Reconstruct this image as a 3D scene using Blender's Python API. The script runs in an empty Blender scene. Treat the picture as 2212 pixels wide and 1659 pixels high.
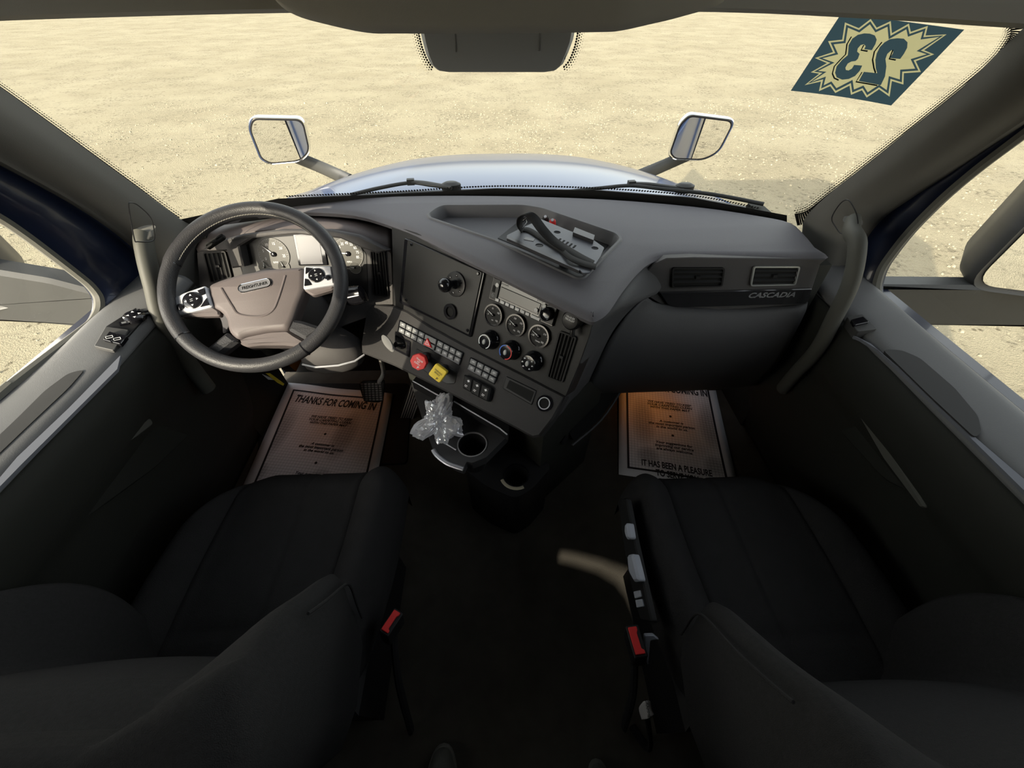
import bpy, bmesh, math, random
from mathutils import Vector, Matrix, noise
from mathutils.geometry import tessellate_polygon
V = Vector
random.seed(7)
SC = bpy.context.scene
COL = SC.collection
R = math.radians
# ------------------------------------------------------------------ camera
FPX, PITCH, YAW, CAM = 831.0, R(47), R(1.8), V((0, 0, 1.38))
cf = V((math.sin(YAW)*math.cos(PITCH), math.cos(YAW)*math.cos(PITCH), -math.sin(PITCH)))
cr = V((math.cos(YAW), -math.sin(YAW), 0)); cu = cr.cross(cf)
cd = bpy.data.cameras.new('camera'); cd.sensor_width = 36; cd.lens = FPX/2212*36; cd.clip_start = .02; cd.clip_end = 500
co = bpy.data.objects.new('camera', cd); COL.objects.link(co)
co.matrix_world = Matrix.Translation(CAM) @ Matrix((cr, cu, -cf)).transposed().to_4x4()
SC.camera = co
# ------------------------------------------------------------------ light
SC.view_settings.view_transform = 'Standard'; SC.view_settings.look = 'None'
SC.view_settings.gamma = 1; SC.view_settings.exposure = 0.75
SUN = V((.67, 1.0, -.535)).normalized()
w = bpy.data.worlds.new('sky'); SC.world = w; w.use_nodes = True
nt = w.node_tree; nt.nodes.clear()
sky = nt.nodes.new('ShaderNodeTexSky'); sky.sky_type = 'NISHITA'; sky.sun_disc = False
sky.sun_elevation = R(27); sky.sun_rotation = math.atan2(-SUN.x, -SUN.y); sky.air_density = 1.5; sky.dust_density = 3.5
hs = nt.nodes.new('ShaderNodeHueSaturation'); hs.inputs['Saturation'].default_value = .32
bg = nt.nodes.new('ShaderNodeBackground'); bg.inputs[1].default_value = .36
wo = nt.nodes.new('ShaderNodeOutputWorld')
nt.links.new(sky.outputs[0], hs.inputs['Color']); nt.links.new(hs.outputs[0], bg.inputs[0]); nt.links.new(bg.outputs[0], wo.inputs[0])
sl = bpy.data.lights.new('sun', 'SUN'); sl.energy = 5.0; sl.angle = R(.35); sl.color = (1, .90, .74)
so = bpy.data.objects.new('sun', sl); COL.objects.link(so); so.rotation_euler = SUN.to_track_quat('-Z', 'Y').to_euler()

# ------------------------------------------------------------------ helpers
def ray(px, py): return cf + cr*((px-1106)/FPX) + cu*((829.5-py)/FPX)
def at(px, py, x=None, y=None, z=None, d=None):
    v = ray(px, py)
    t = d if d is not None else ((x-CAM.x)/v.x if x is not None else (y-CAM.y)/v.y if y is not None else (z-CAM.z)/v.z)
    return CAM + v*t
def z2(x, y): return (750+x*.27125, 450+y*.27125)
def z1(x, y): return (300+x*.27125, 400+y*.27125)
def z3(x, y): return (800+x*.27125, 700+y*.27125)
MATS = {}
def mat(name, col, rough=.6, metal=0, bump=0, scale=300, coat=0, var=0, vscale=6, spec=.3, emit=None, es=1, sheen=0):
    if name in MATS: return MATS[name]
    m = bpy.data.materials.new(name); m.use_nodes = True; n = m.node_tree; b = n.nodes['Principled BSDF']
    b.inputs['Base Color'].default_value = (*col, 1); b.inputs['Roughness'].default_value = rough
    b.inputs['Metallic'].default_value = metal; b.inputs['Specular IOR Level'].default_value = spec
    b.inputs['Coat Weight'].default_value = coat; b.inputs['Coat Roughness'].default_value = .08
    if sheen: b.inputs['Sheen Weight'].default_value = sheen; b.inputs['Sheen Roughness'].default_value = .5
    if emit: b.inputs['Emission Color'].default_value = (*emit, 1); b.inputs['Emission Strength'].default_value = es
    tc = n.nodes.new('ShaderNodeTexCoord')
    if bump:
        t = n.nodes.new('ShaderNodeTexNoise'); t.inputs['Scale'].default_value = scale; t.inputs['Detail'].default_value = 4
        bp = n.nodes.new('ShaderNodeBump'); bp.inputs['Strength'].default_value = bump; bp.inputs['Distance'].default_value = .002
        n.links.new(tc.outputs['Object'], t.inputs['Vector']); n.links.new(t.outputs[0], bp.inputs['Height']); n.links.new(bp.outputs[0], b.inputs['Normal'])
    if var:
        t = n.nodes.new('ShaderNodeTexNoise'); t.inputs['Scale'].default_value = vscale; t.inputs['Detail'].default_value = 6
        mx = n.nodes.new('ShaderNodeMix'); mx.data_type = 'RGBA'
        mx.inputs[6].default_value = (*[c*(1-var) for c in col], 1); mx.inputs[7].default_value = (*[min(1, c*(1+var)) for c in col], 1)
        n.links.new(tc.outputs['Object'], t.inputs['Vector']); n.links.new(t.outputs[0], mx.inputs[0]); n.links.new(mx.outputs[2], b.inputs['Base Color'])
    MATS[name] = m; return m
M_pad = mat('pad_plastic', (.115, .112, .124), .62, bump=.25, scale=900)
M_fas = mat('fascia_plastic', (.060, .057, .058), .6, bump=.25, scale=800)
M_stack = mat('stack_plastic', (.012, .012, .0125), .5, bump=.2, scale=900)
M_glove = mat('glove_plastic', (.055, .055, .058), .6, bump=.25, scale=700)
M_blk = mat('black_plastic', (.012, .012, .013), .4)
M_mblk = mat('matte_black', (.010, .010, .0105), .6, spec=.25)
M_dead = mat('dark_void', (.004, .004, .004), .8)
M_gloss = mat('black_gloss', (.008, .008, .010), .12, coat=.6)
M_leath = mat('black_leather', (.028, .028, .031), .42, bump=.35, scale=420)
M_hub = mat('hub_plastic', (.10, .085, .085), .5, bump=.15, scale=900)
M_silv = mat('silver_plastic', (.46, .47, .51), .4, metal=.2)
M_chrome = mat('chrome', (.85, .86, .88), .08, metal=1)
M_mirror = mat('mirror_glass', (.92, .93, .94), .01, metal=1)
M_trim = mat('pillar_trim', (.150, .147, .135), .7, bump=.15, scale=800)
M_head = mat('header_trim', (.36, .355, .32), .75, bump=.15, scale=800)
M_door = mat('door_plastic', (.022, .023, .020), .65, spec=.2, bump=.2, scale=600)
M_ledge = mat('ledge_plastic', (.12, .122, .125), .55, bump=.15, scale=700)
M_seal = mat('rubber_seal', (.11, .108, .095), .6)
M_paint = mat('blue_paint', (.03, .065, .17), .35, metal=.2, coat=.6)
M_navy = mat('navy_paint', (.003, .007, .024), .4, coat=.3)
M_blackext = mat('exterior_black', (.035, .036, .036), .5)
M_fab = mat('seat_fabric', (.027, .0265, .027), .95, bump=.7, scale=700, spec=.08, sheen=0, var=.15, vscale=25)
M_fabc = mat('seat_fabric_center', (.027, .0265, .027), .95, bump=.7, scale=900, spec=.08, sheen=0, var=.2, vscale=200)
M_carpet = mat('black_carpet', (.075, .069, .058), .95, spec=.05, bump=1, scale=900, var=.35, vscale=14)
M_rub = mat('floor_rubber', (.010, .010, .011), .55, bump=.3, scale=400)
M_pedal = mat('pedal_rubber', (.38, .35, .34), .5)
M_white = mat('white_print', (.75, .76, .78), .5)
M_grey = mat('grey_key', (.16, .165, .17), .5)
M_red = mat('red_plastic', (.62, .03, .03), .4)
M_yel = mat('yellow_plastic', (.78, .58, .05), .4)
M_blue = mat('blue_mark', (.05, .15, .6), .4)
M_ink = mat('paper_ink', (.02, .02, .025), .7)
M_lens = mat('gauge_face', (.03, .03, .03), .35)
M_strap = mat('webbing', (.010, .010, .011), .8, bump=.6, scale=900)
M_plate = mat('painted_steel_plate', (.10, .105, .12), .45, metal=.3)

class Fr:
    """local frame: a to the right, b up the face, c out of the face"""
    def __init__(s, o, x, y, n): s.o, s.x, s.y, s.n = V(o), V(x).normalized(), V(y).normalized(), V(n).normalized()
    @staticmethod
    def plane(o, yaw, el):
        n = V((-math.sin(R(yaw))*math.cos(R(el)), -math.cos(R(yaw))*math.cos(R(el)), math.sin(R(el))))
        x = V((math.cos(R(yaw)), -math.sin(R(yaw)), 0)); return Fr(o, x, n.cross(x), n)
    def w(s, a, b, c=0): return s.o+s.x*a+s.y*b+s.n*c
    def l(s, p): d = V(p)-s.o; return d.dot(s.x), d.dot(s.y), d.dot(s.n)
    def px(s, X, Y, h=0):
        v = ray(X, Y); t = (s.o+s.n*h-CAM).dot(s.n)/v.dot(s.n); a, b, _ = s.l(CAM+v*t); return a, b
    def at(s, X, Y, h=0): a, b = s.px(X, Y, h); return s.w(a, b, h)
    def sub(s, a, b, c=0, rot=0):
        q = Matrix.Rotation(rot, 3, s.n); return Fr(s.w(a, b, c), q @ s.x, q @ s.y, s.n)
WF = Fr((0, 0, 0), (1, 0, 0), (0, 1, 0), (0, 0, 1))

class MB:
    def __init__(s): s.v, s.f, s.uv = [], [], None
    def add(s, vs, fs):
        k = len(s.v); s.v += [V(p) for p in vs]; s.f += [tuple(i+k for i in f) for f in fs]; return s
    def box(s, fr, a0, a1, b0, b1, c0, c1, taper=0):
        t = taper
        return s.add([fr.w(a0, b0, c0), fr.w(a1, b0, c0), fr.w(a1, b1, c0), fr.w(a0, b1, c0),
                      fr.w(a0+t, b0+t, c1), fr.w(a1-t, b0+t, c1), fr.w(a1-t, b1-t, c1), fr.w(a0+t, b1-t, c1)],
                     [(3, 2, 1, 0), (4, 5, 6, 7), (0, 1, 5, 4), (1, 2, 6, 5), (2, 3, 7, 6), (3, 0, 4, 7)])
    def ring(s, rings, close=True, caps=True):
        n = len(rings[0]); k = len(s.v)
        for r in rings: s.v += [V(p) for p in r]
        for i in range(len(rings)-1):
            for j in range(n if close else n-1):
                a, b = k+i*n+j, k+i*n+(j+1) % n; s.f.append((a, b, b+n, a+n))
        if caps: s.f.append(tuple(k+j for j in reversed(range(n)))); s.f.append(tuple(k+(len(rings)-1)*n+j for j in range(n)))
        return s
    def lathe(s, fr, prof, n=32, a=0, b=0, sx=1, sy=1):
        return s.ring([[fr.w(a+r*sx*math.cos(2*math.pi*j/n), b+r*sy*math.sin(2*math.pi*j/n), c) for j in range(n)] for r, c in prof])
    def annulus(s, fr, r0, r1, c0, c1, n=40, a=0, b=0):
        P = [(r0, c0), (r1, c0), (r1, c1), (r0, c1), (r0, c0)]
        return s.ring([[fr.w(a+r*math.cos(2*math.pi*j/n), b+r*math.sin(2*math.pi*j/n), c) for j in range(n)] for r, c in P], caps=False)
    def tube(s, path, rad, n=14, closed=False, sx=1, up=None):
        P = [V(p) for p in path]; m = len(P); rs = rad if isinstance(rad, (list, tuple)) else [rad]*m
        rings = []; u = None
        for i in range(m):
            t = (P[(i+1) % m]-P[i-1]) if closed else (P[min(i+1, m-1)]-P[max(i-1, 0)])
            t.normalize()
            if u is None: u = V(up) if up else (V((0, 0, 1)) if abs(t.z) < .9 else V((1, 0, 0)))
            u = (u-t*u.dot(t)).normalized(); q = t.cross(u)
            rings.append([P[i]+(u*math.cos(2*math.pi*j/n)*sx+q*math.sin(2*math.pi*j/n))*rs[i] for j in range(n)])
        if closed: rings.append(rings[0])
        return s.ring(rings, caps=not closed)
    def grid(s, rows, flip=False):
        n = len(rows[0]); k = len(s.v)
        for r in rows: s.v += [V(p) for p in r]
        for i in range(len(rows)-1):
            for j in range(n-1):
                a = k+i*n+j; f = (a, a+1, a+1+n, a+n); s.f.append(f[::-1] if flip else f)
        return s
    def prism(s, fr, pts, c0, c1, chamfer=0):
        """closed outline in local (a,b), from depth c0 to c1"""
        n = len(pts); k = len(s.v); rings = [(pts, c0)]
        if chamfer: rings += [(pts, c1-chamfer), (inset(pts, chamfer), c1)]
        else: rings += [(pts, c1)]
        for P, c in rings: s.v += [fr.w(a, b, c) for a, b in P]
        m = len(rings)
        for i in range(m-1):
            for j in range(n):
                a, b = k+i*n+j, k+i*n+(j+1) % n; s.f.append((a, b, b+n, a+n))
        tri = tessellate_polygon([[V((a, b, 0)) for a, b in pts]])
        for t in tri: s.f.append(tuple(k+i for i in t)); s.f.append(tuple(k+(m-1)*n+i for i in t))
        return s
    def build(s, name, m, parent=None, bevel=0, seg=2, sub=0, solid=0, smooth=40, uvf=None, org=None, **tags):
        me = bpy.data.meshes.new(name)
        c = V(org) if org is not None else sum(s.v, V())/len(s.v)
        me.from_pydata([p-c for p in s.v], [], s.f); me.update()
        bm = bmesh.new(); bm.from_mesh(me); bmesh.ops.remove_doubles(bm, verts=bm.verts, dist=1e-6)
        bmesh.ops.recalc_face_normals(bm, faces=bm.faces)
        if uvf:
            ul = bm.loops.layers.uv.new('uv')
            for f in bm.faces:
                for lp in f.loops: a, b, _ = uvf.l(lp.vert.co+c); lp[ul].uv = (a, b)
        bm.to_mesh(me); bm.free()
        me.shade_smooth(); me.set_sharp_from_angle(angle=R(smooth))
        me.materials.append(m)
        o = bpy.data.objects.new(name, me); COL.objects.link(o); put(o, c, parent)
        if solid: q = o.modifiers.new('solid', 'SOLIDIFY'); q.thickness = solid; q.offset = 0
        if bevel: q = o.modifiers.new('bevel', 'BEVEL'); q.width = bevel; q.segments = seg; q.limit_method = 'ANGLE'; q.angle_limit = R(35)
        if sub: q = o.modifiers.new('sub', 'SUBSURF'); q.levels = q.render_levels = sub
        for a, b in tags.items(): o[a] = b
        return o
WP = {}
def put(o, c, parent):
    WP[o.name] = V(c)
    if parent is not None: o.parent = parent; o.location = V(c)-WP[parent.name]
    else: o.location = V(c)
def thing(name, loc, label, cat, group=None):
    o = bpy.data.objects.new(name, None); COL.objects.link(o); o.empty_display_size = .05; put(o, loc, None)
    o['label'] = label; o['category'] = cat
    if group: o['group'] = group
    return o
def struct(name, loc):
    o = bpy.data.objects.new(name, None); COL.objects.link(o); put(o, loc, None); o['kind'] = 'structure'; return o
def inset(pts, d):
    n = len(pts); A = sum(pts[i][0]*pts[(i+1) % n][1]-pts[(i+1) % n][0]*pts[i][1] for i in range(n)); sg = 1 if A > 0 else -1; out = []
    for i in range(n):
        p0, p, p1 = V(pts[i-1]), V(pts[i]), V(pts[(i+1) % n])
        e0 = (p-p0); e1 = (p1-p)
        e0 = e0.normalized() if e0.length > 1e-9 else e1.normalized(); e1 = e1.normalized() if e1.length > 1e-9 else e0
        m = V((-(e0+e1).y, (e0+e1).x)); m = m.normalized() if m.length > 1e-6 else V((-e0.y, e0.x))
        k = max(.5, m.dot(V((-e0.y, e0.x)))); out.append(tuple(p+m*(sg*d/k)))
    return out
def spline(pts, n=6, closed=False):
    P = [V(p) for p in pts]; m = len(P); out = []
    for i in range(m if closed else m-1):
        g = (lambda k: P[k % m]) if closed else (lambda k: P[max(0, min(m-1, k))])
        a, b, c, d = g(i-1), g(i), g(i+1), g(i+2)
        for j in range(n):
            t = j/n; out.append(.5*((2*b)+(c-a)*t+(2*a-5*b+4*c-d)*t*t+(3*b-a-3*c+d)*t**3))
    if not closed: out.append(P[-1])
    return out
def rpoly(pts, r, n=4):
    """round the corners of a local outline"""
    out = []; m = len(pts)
    for i in range(m):
        p0, p, p1 = V(pts[i-1]), V(pts[i]), V(pts[(i+1) % m]); a = p0-p; b = p1-p
        k = min(r, a.length*.45, b.length*.45); A = p+a.normalized()*k; B = p+b.normalized()*k
        for j in range(n+1): t = j/n; out.append(tuple(A*(1-t)**2+p*2*t*(1-t)+B*t*t))
    return out
def surf(rows, nu=4, nv=4):
    """smooth surface through rows of control points"""
    R1 = [spline(r, nu) for r in rows]; T = list(zip(*R1)); T = [spline(c, nv) for c in T]; return [list(r) for r in zip(*T)]
def text(body, name, m, parent, fr, a, b, size, c=.0004, sx=1, off=0, ext=.0002, align='CENTER', mirror=False, shear=0, sp=1):
    cu_ = bpy.data.curves.new('t', 'FONT'); cu_.body = body; cu_.size = size; cu_.align_x = align; cu_.align_y = 'CENTER'
    cu_.offset = off*size; cu_.shear = shear; cu_.space_character = sp; cu_.resolution_u = 3; cu_.space_line = .95
    o = bpy.data.objects.new('t', cu_); me = bpy.data.meshes.new_from_object(o)
    mb = MB(); k = -1 if mirror else 1
    mb.add([fr.w(a+v.co.x*sx*k, b+v.co.y, c) for v in me.vertices], [tuple(p.vertices) for p in me.polygons])
    bpy.data.objects.remove(o); bpy.data.curves.remove(cu_); bpy.data.meshes.remove(me)
    if not mb.v: return None
    return mb.build(name, m, parent)
def quad(P, u, v):
    a, b, c, d = [V(p) for p in P]; return (a*(1-u)+b*u)*(1-v)+(d*(1-u)+c*u)*v

# windshield surface: curved glass, y as a function of x and z
def ws_y(x, z): return 1.25-(z-.92)*.42-.31*(x+.03)**2
def ws_at(px, py, off=0):
    v = ray(px, py); lo, hi = .3, 4
    for _ in range(50):
        m = (lo+hi)/2; p = CAM+v*m
        if p.y > ws_y(p.x, p.z)-off: hi = m
        else: lo = m
    return CAM+v*lo
# ------------------------------------------------------------------ ground
GZ = -1.25
def ground_mat():
    m = bpy.data.materials.new('sandy_gravel'); m.use_nodes = True; n = m.node_tree; b = n.nodes['Principled BSDF']; L = n.links
    tc = n.nodes.new('ShaderNodeTexCoord'); b.inputs['Roughness'].default_value = .95; b.inputs['Specular IOR Level'].default_value = .1
    def N(sc, det=6, ro=.55):
        t = n.nodes.new('ShaderNodeTexNoise'); t.inputs['Scale'].default_value = sc; t.inputs['Detail'].default_value = det; t.inputs['Roughness'].default_value = ro
        L.new(tc.outputs['Object'], t.inputs['Vector']); return t
    def ramp(src, p0, c0, p1, c1):
        r = n.nodes.new('ShaderNodeValToRGB'); r.color_ramp.elements[0].position = p0; r.color_ramp.elements[0].color = (*c0, 1)
        r.color_ramp.elements[1].position = p1; r.color_ramp.elements[1].color = (*c1, 1); L.new(src, r.inputs[0]); return r
    big = ramp(N(.45, 4).outputs[0], .38, (.30, .268, .188), .62, (.345, .312, .222))
    spk = ramp(N(11, 6, .8).outputs[0], .40, (.46, .45, .46), .52, (1, 1, 1))
    patch = ramp(N(1.1, 5, .7).outputs[0], .44, (0, 0, 0), .60, (1, 1, 1))
    mx = n.nodes.new('ShaderNodeMix'); mx.data_type = 'RGBA'; mx.blend_type = 'MULTIPLY'
    L.new(patch.outputs[0], mx.inputs[0]); L.new(big.outputs[0], mx.inputs[6]); L.new(spk.outputs[0], mx.inputs[7]); L.new(mx.outputs[2], b.inputs['Base Color'])
    vo = n.nodes.new('ShaderNodeTexVoronoi'); vo.inputs['Scale'].default_value = 8; vo.inputs['Randomness'].default_value = 1; L.new(tc.outputs['Object'], vo.inputs['Vector'])
    vr = ramp(vo.outputs['Distance'], .12, (.42, .40, .38), .25, (1, 1, 1)); m2 = n.nodes.new('ShaderNodeMix'); m2.data_type = 'RGBA'; m2.blend_type = 'MULTIPLY'
    pt2 = ramp(N(.9, 6, .75).outputs[0], .46, (0, 0, 0), .56, (1, 1, 1)); L.new(pt2.outputs[0], m2.inputs[0]); L.new(mx.outputs[2], m2.inputs[6]); L.new(vr.outputs[0], m2.inputs[7]); L.new(m2.outputs[2], b.inputs['Base Color'])
    bp = n.nodes.new('ShaderNodeBump'); bp.inputs['Strength'].default_value = 1.0; bp.inputs['Distance'].default_value = .03
    ad = n.nodes.new('ShaderNodeMath'); ad.operation = 'ADD'
    L.new(N(16, 9, .75).outputs[0], ad.inputs[0]); L.new(N(60, 3).outputs[0], ad.inputs[1]); L.new(ad.outputs[0], bp.inputs['Height']); L.new(bp.outputs[0], b.inputs['Normal'])
    return m
g = MB().add([(-80, -60, GZ), (80, -60, GZ), (80, 90, GZ), (-80, 90, GZ)], [(0, 1, 2, 3)]).build('ground', ground_mat(), kind='structure', org=(0, 0, GZ))
M_stone = mat('pale_stone', (.26, .235, .17), .9, var=.4, vscale=8)
st = MB()
for i in range(15000):
    x = random.uniform(-10, 10); y = random.uniform(.5, 14)
    if noise.noise(V((x*.7, y*.7, 3))) < random.uniform(-.35, .45): continue
    r = random.uniform(.007, .024)*(1 if random.random() < .95 else 1.7); h = r*random.uniform(.4, .8); t = random.uniform(0, 6.3)
    ps = [(x+r*math.cos(t+k*1.257)*random.uniform(.6, 1.1), y+r*math.sin(t+k*1.257)*random.uniform(.6, 1.1), GZ-.002) for k in range(5)]
    tp = [(x+(p[0]-x)*.6, y+(p[1]-y)*.6, GZ+h) for p in ps]
    st.add(ps+tp, [(0, 1, 6, 5), (1, 2, 7, 6), (2, 3, 8, 7), (3, 4, 9, 8), (4, 0, 5, 9), (5, 6, 7, 8, 9)])
st.build('gravel', M_stone, smooth=20, kind='stuff', label='loose pale gravel scattered over the sandy yard', category='gravel')

# ------------------------------------------------------------------ cab shell
XS = .95
FZ = .10
fl = MB().box(WF, -1.02, 1.02, -2.4, 1.32, .02, FZ).build('floor', M_carpet, kind='structure')
MB().box(WF, -1.0, 1.0, 1.30, 1.36, FZ, .78).build('wall_front', M_dead, kind='structure')
# chassis body under the floor, painted
MB().box(WF, -1.06, 1.06, -2.42, 1.30, -.75, -.082).build('wall_bottom', M_navy, kind='structure')
wb = MB().box(WF, -1.1, 1.1, -2.46, -2.40, -.1, 2.65).build('wall_back', M_dead, kind='structure')
for sd, nm in ((-1, 'wall_left'), (1, 'wall_right')):
    F = Fr((sd*1.06, 0, 0), (0, 1, 0), (0, 0, 1), (sd, 0, 0)); m = MB()
    if sd > 0: m.box(F, -2.4, -.42, 0, 2.65, 0, .05)
    else:
        ou = [(-2.4, 0), (-.42, 0), (-.42, 2.65), (-2.4, 2.65)]; ho = []  # made-up sleeper wall opening, shaped so sunlight lands as a sliver on the floor
        for p in ((1207, 1192), (1235, 1196), (1290, 1210), (1340, 1228), (1372, 1238), (1380, 1290), (1376, 1325), (1368, 1318), (1352, 1282), (1330, 1255), (1290, 1232), (1240, 1217), (1209, 1211)):
            q = at(*p, z=FZ); k_ = (q.x+1.085)/SUN.x; q = q-SUN*k_; ho.append((q.y, q.z))
        a_ = ou+ho; m.add([F.w(y_, z_, .025) for y_, z_ in a_], [tuple(t) for t in tessellate_polygon([[V((*p, 0)) for p in ou], [V((*p, 0)) for p in ho]])]); m.box(F, -.42, .80, 1.42, 2.65, 0, .05)
    m.build(nm, M_dead, kind='structure')
# roof: high sleeper roof, front face rising from the windshield header
m = MB(); prof = [(.98, 1.62), (.70, 1.95), (.45, 2.45), (.25, 2.62), (0, 2.70), (-2.46, 2.70), (-2.46, 2.60), (.0, 2.60), (.62, 1.62)]
m.ring([[(x, y, z) for y, z in prof] for x in (-1.11, 1.11)]).build('ceiling', M_dead, kind='structure')

# header above the windshield
hp = [(-300, 40), (0, 28), (300, 20), (600, 14), (1073, 10), (1560, 12), (1900, 26), (2180, 43), (2500, 60)]
r0, r1, r2, r3 = [], [], [], []
for p in hp:
    q = ws_at(*p, off=.05); r0.append(q); r1.append(q+V((0, .035, .02))); r2.append(q+V((0, -.02, .14))); r3.append(q+V((0, -.16, .30)))
m = MB().grid(surf([r1, r0, r2, r3], 4, 3)).build('trim_3', M_head, kind='structure', solid=.01)
# ------------------------------------------------------------------ windshield glass and its printed border
def glass_mat():
    m = bpy.data.materials.new('window_glass'); m.use_nodes = True; n = m.node_tree; n.nodes.clear(); L = n.links
    o = n.nodes.new('ShaderNodeOutputMaterial'); t = n.nodes.new('ShaderNodeBsdfTransparent'); t.inputs[0].default_value = (.94, .93, .86, 1)
    g_ = n.nodes.new('ShaderNodeBsdfGlossy'); g_.inputs['Roughness'].default_value = .0
    lw_ = n.nodes.new('ShaderNodeLayerWeight'); lw_.inputs[0].default_value = .5; pw = n.nodes.new('ShaderNodeMath'); pw.operation = 'POWER'; pw.inputs[1].default_value = 5; L.new(lw_.outputs['Facing'], pw.inputs[0])
    f = n.nodes.new('ShaderNodeMath'); f.operation = 'MULTIPLY_ADD'; f.inputs[1].default_value = .6; f.inputs[2].default_value = .035; L.new(pw.outputs[0], f.inputs[0]); mx = n.nodes.new('ShaderNodeMixShader')
    L.new(f.outputs[0], mx.inputs[0]); L.new(t.outputs[0], mx.inputs[1]); L.new(g_.outputs[0], mx.inputs[2]); L.new(mx.outputs[0], o.inputs[0]); return m
M_glass = glass_mat()
M_frit = mat('black_frit', (.02, .02, .02), .5)
rows = []
for i in range(9):
    z = .88+i*(1.50-.88)/8; hw = .98-(z-.88)*.12
    rows.append([(-.03+u*hw, ws_y(-.03+u*hw, z), z) for u in [k/12-1 for k in range(25)]])
win = MB().grid(rows).build('window_1', M_glass, kind='structure', smooth=80)
def on_ws(pts, off=.004): return [ws_at(*p, off=off) for p in pts]
LE = [(-120, 110), (0, 190), (100, 262), (200, 335), (300, 408), (355, 450), (388, 473)]
RE = [(2176, 44), (2183, 70), (2170, 98), (2130, 145), (2000, 252), (1850, 372), (1790, 418), (1745, 453), (1716, 462)]
fr_ = MB()
def band(E, w1, side):
    E = [V(p) for p in spline([V((*p, 0)) for p in E], 8)]
    for i, p in enumerate(E[:-1]):
        t = (E[i+1]-p).normalized(); nn = V((-t.y, t.x, 0))*side
        fr_.add([ws_at(p.x, p.y, .004), ws_at(E[i+1].x, E[i+1].y, .004), ws_at(*(E[i+1]-nn*w1).xy, .004), ws_at(*(p-nn*w1).xy, .004)], [(0, 1, 2, 3)])
    return E
EL = band(LE, 26, 1 if 0 else -1); ER = band(RE, 26, 1)
fr_.grid([on_ws([(380, 500), (600, 470), (850, 470), (1073, 470), (1300, 480), (1500, 500), (1700, 520)]),
          on_ws([(380, 476), (600, 429), (850, 419), (1073, 407), (1300, 412), (1500, 428), (1700, 465)])])
fr_.build('frit_band', M_frit, win, smooth=80)
dots = MB()
def dot(p, r):
    c = ws_at(p.x, p.y, .004); s = r*(c-CAM).dot(cf)/FPX; x = V((1, 0, 0)); z = V((0, -.4, .92))
    dots.add([c+x*s*math.cos(k*1.0472)+z*s*math.sin(k*1.0472) for k in range(6)], [tuple(range(6))])
def dotrows(E, side, rows=3, step=6.2):
    acc = 0
    for i, p in enumerate(E[:-1]):
        L_ = (E[i+1]-p).length; t = (E[i+1]-p).normalized(); nn = V((-t.y, t.x, 0))*side
        while acc < L_:
            for k in range(rows): dot(p+t*(acc+(k % 2)*step/2)+nn*(2+k*4.6), 2.5-.62*k)
            acc += step
        acc -= L_
dotrows(EL, -1, 3); dotrows(ER, 1, 4)
SHL = [V((905, 66, 0)), V((913, 100, 0)), V((925, 130, 0)), V((937, 146, 0))]; SHR = [V((1247, 66, 0)), V((1240, 100, 0)), V((1228, 130, 0)), V((1214, 146, 0))]
dotrows(spline(SHL, 4), 1, 4, 6); dotrows(spline(SHR, 4), -1, 4, 6)
cow = [V((x, y, 0)) for x, y in ((620, 426), (850, 416), (1073, 404), (1300, 409), (1500, 425), (1640, 452))]
dotrows(spline(cow, 8), -1, 1, 6)
dots.build('frit_dots', M_frit, win)
# ------------------------------------------------------------------ A pillars
def pillar(name, W, D, mid, sd):
    W = [ws_at(*p, off=.006) for p in W]; D = [at(*p, x=sd*.93) for p in D]
    rows = [W]
    for t, k in ((.12, .012), (.35, .028), (.65, .030), (.9, .008)):
        rows.append([a.lerp(b, t)+(CAM-a.lerp(b, t)).normalized()*k*mid for a, b in zip(W, D)])
    rows.append(D); rows.append([p+V((sd*.05, .01, 0)) for p in D])
    return MB().grid(surf(rows, 4, 3)).build(name, M_trim, kind='structure', solid=.004)
pl = pillar('trim_1', [(-140, 95), (0, 190), (100, 262), (200, 335), (300, 408), (388, 473), (428, 505), (440, 600)],
            [(-140, 275), (0, 352), (80, 395), (160, 440), (240, 493), (300, 545), (335, 600), (350, 700)], 1, -1)
pr = pillar('trim_2', [(2260, 20), (2184, 88), (2085, 185), (1960, 285), (1870, 358), (1800, 412), (1742, 468), (1734, 500), (1722, 560), (1715, 640)],
            [(2330, 190), (2250, 240), (2150, 305), (2050, 372), (1960, 430), (1905, 470), (1868, 515), (1835, 580), (1800, 680)], 1, 1)
for par, c, sd in ((pl, [(278, 447), (284, 438), (300, 445), (325, 470), (333, 500), (330, 520), (298, 522), (290, 515)], -1),
                   (pr, [(1797, 470), (1815, 440), (1832, 432), (1845, 450), (1852, 470), (1850, 490), (1820, 505), (1805, 490)], 1)):
    P = [at(*p, x=sd*(.80 if sd < 0 else .80)) for p in c]
    loop = spline(P, 5, True)
    MB().tube(loop, .0012, 6, closed=True).build('handle_cap', M_blk, par)
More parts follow.
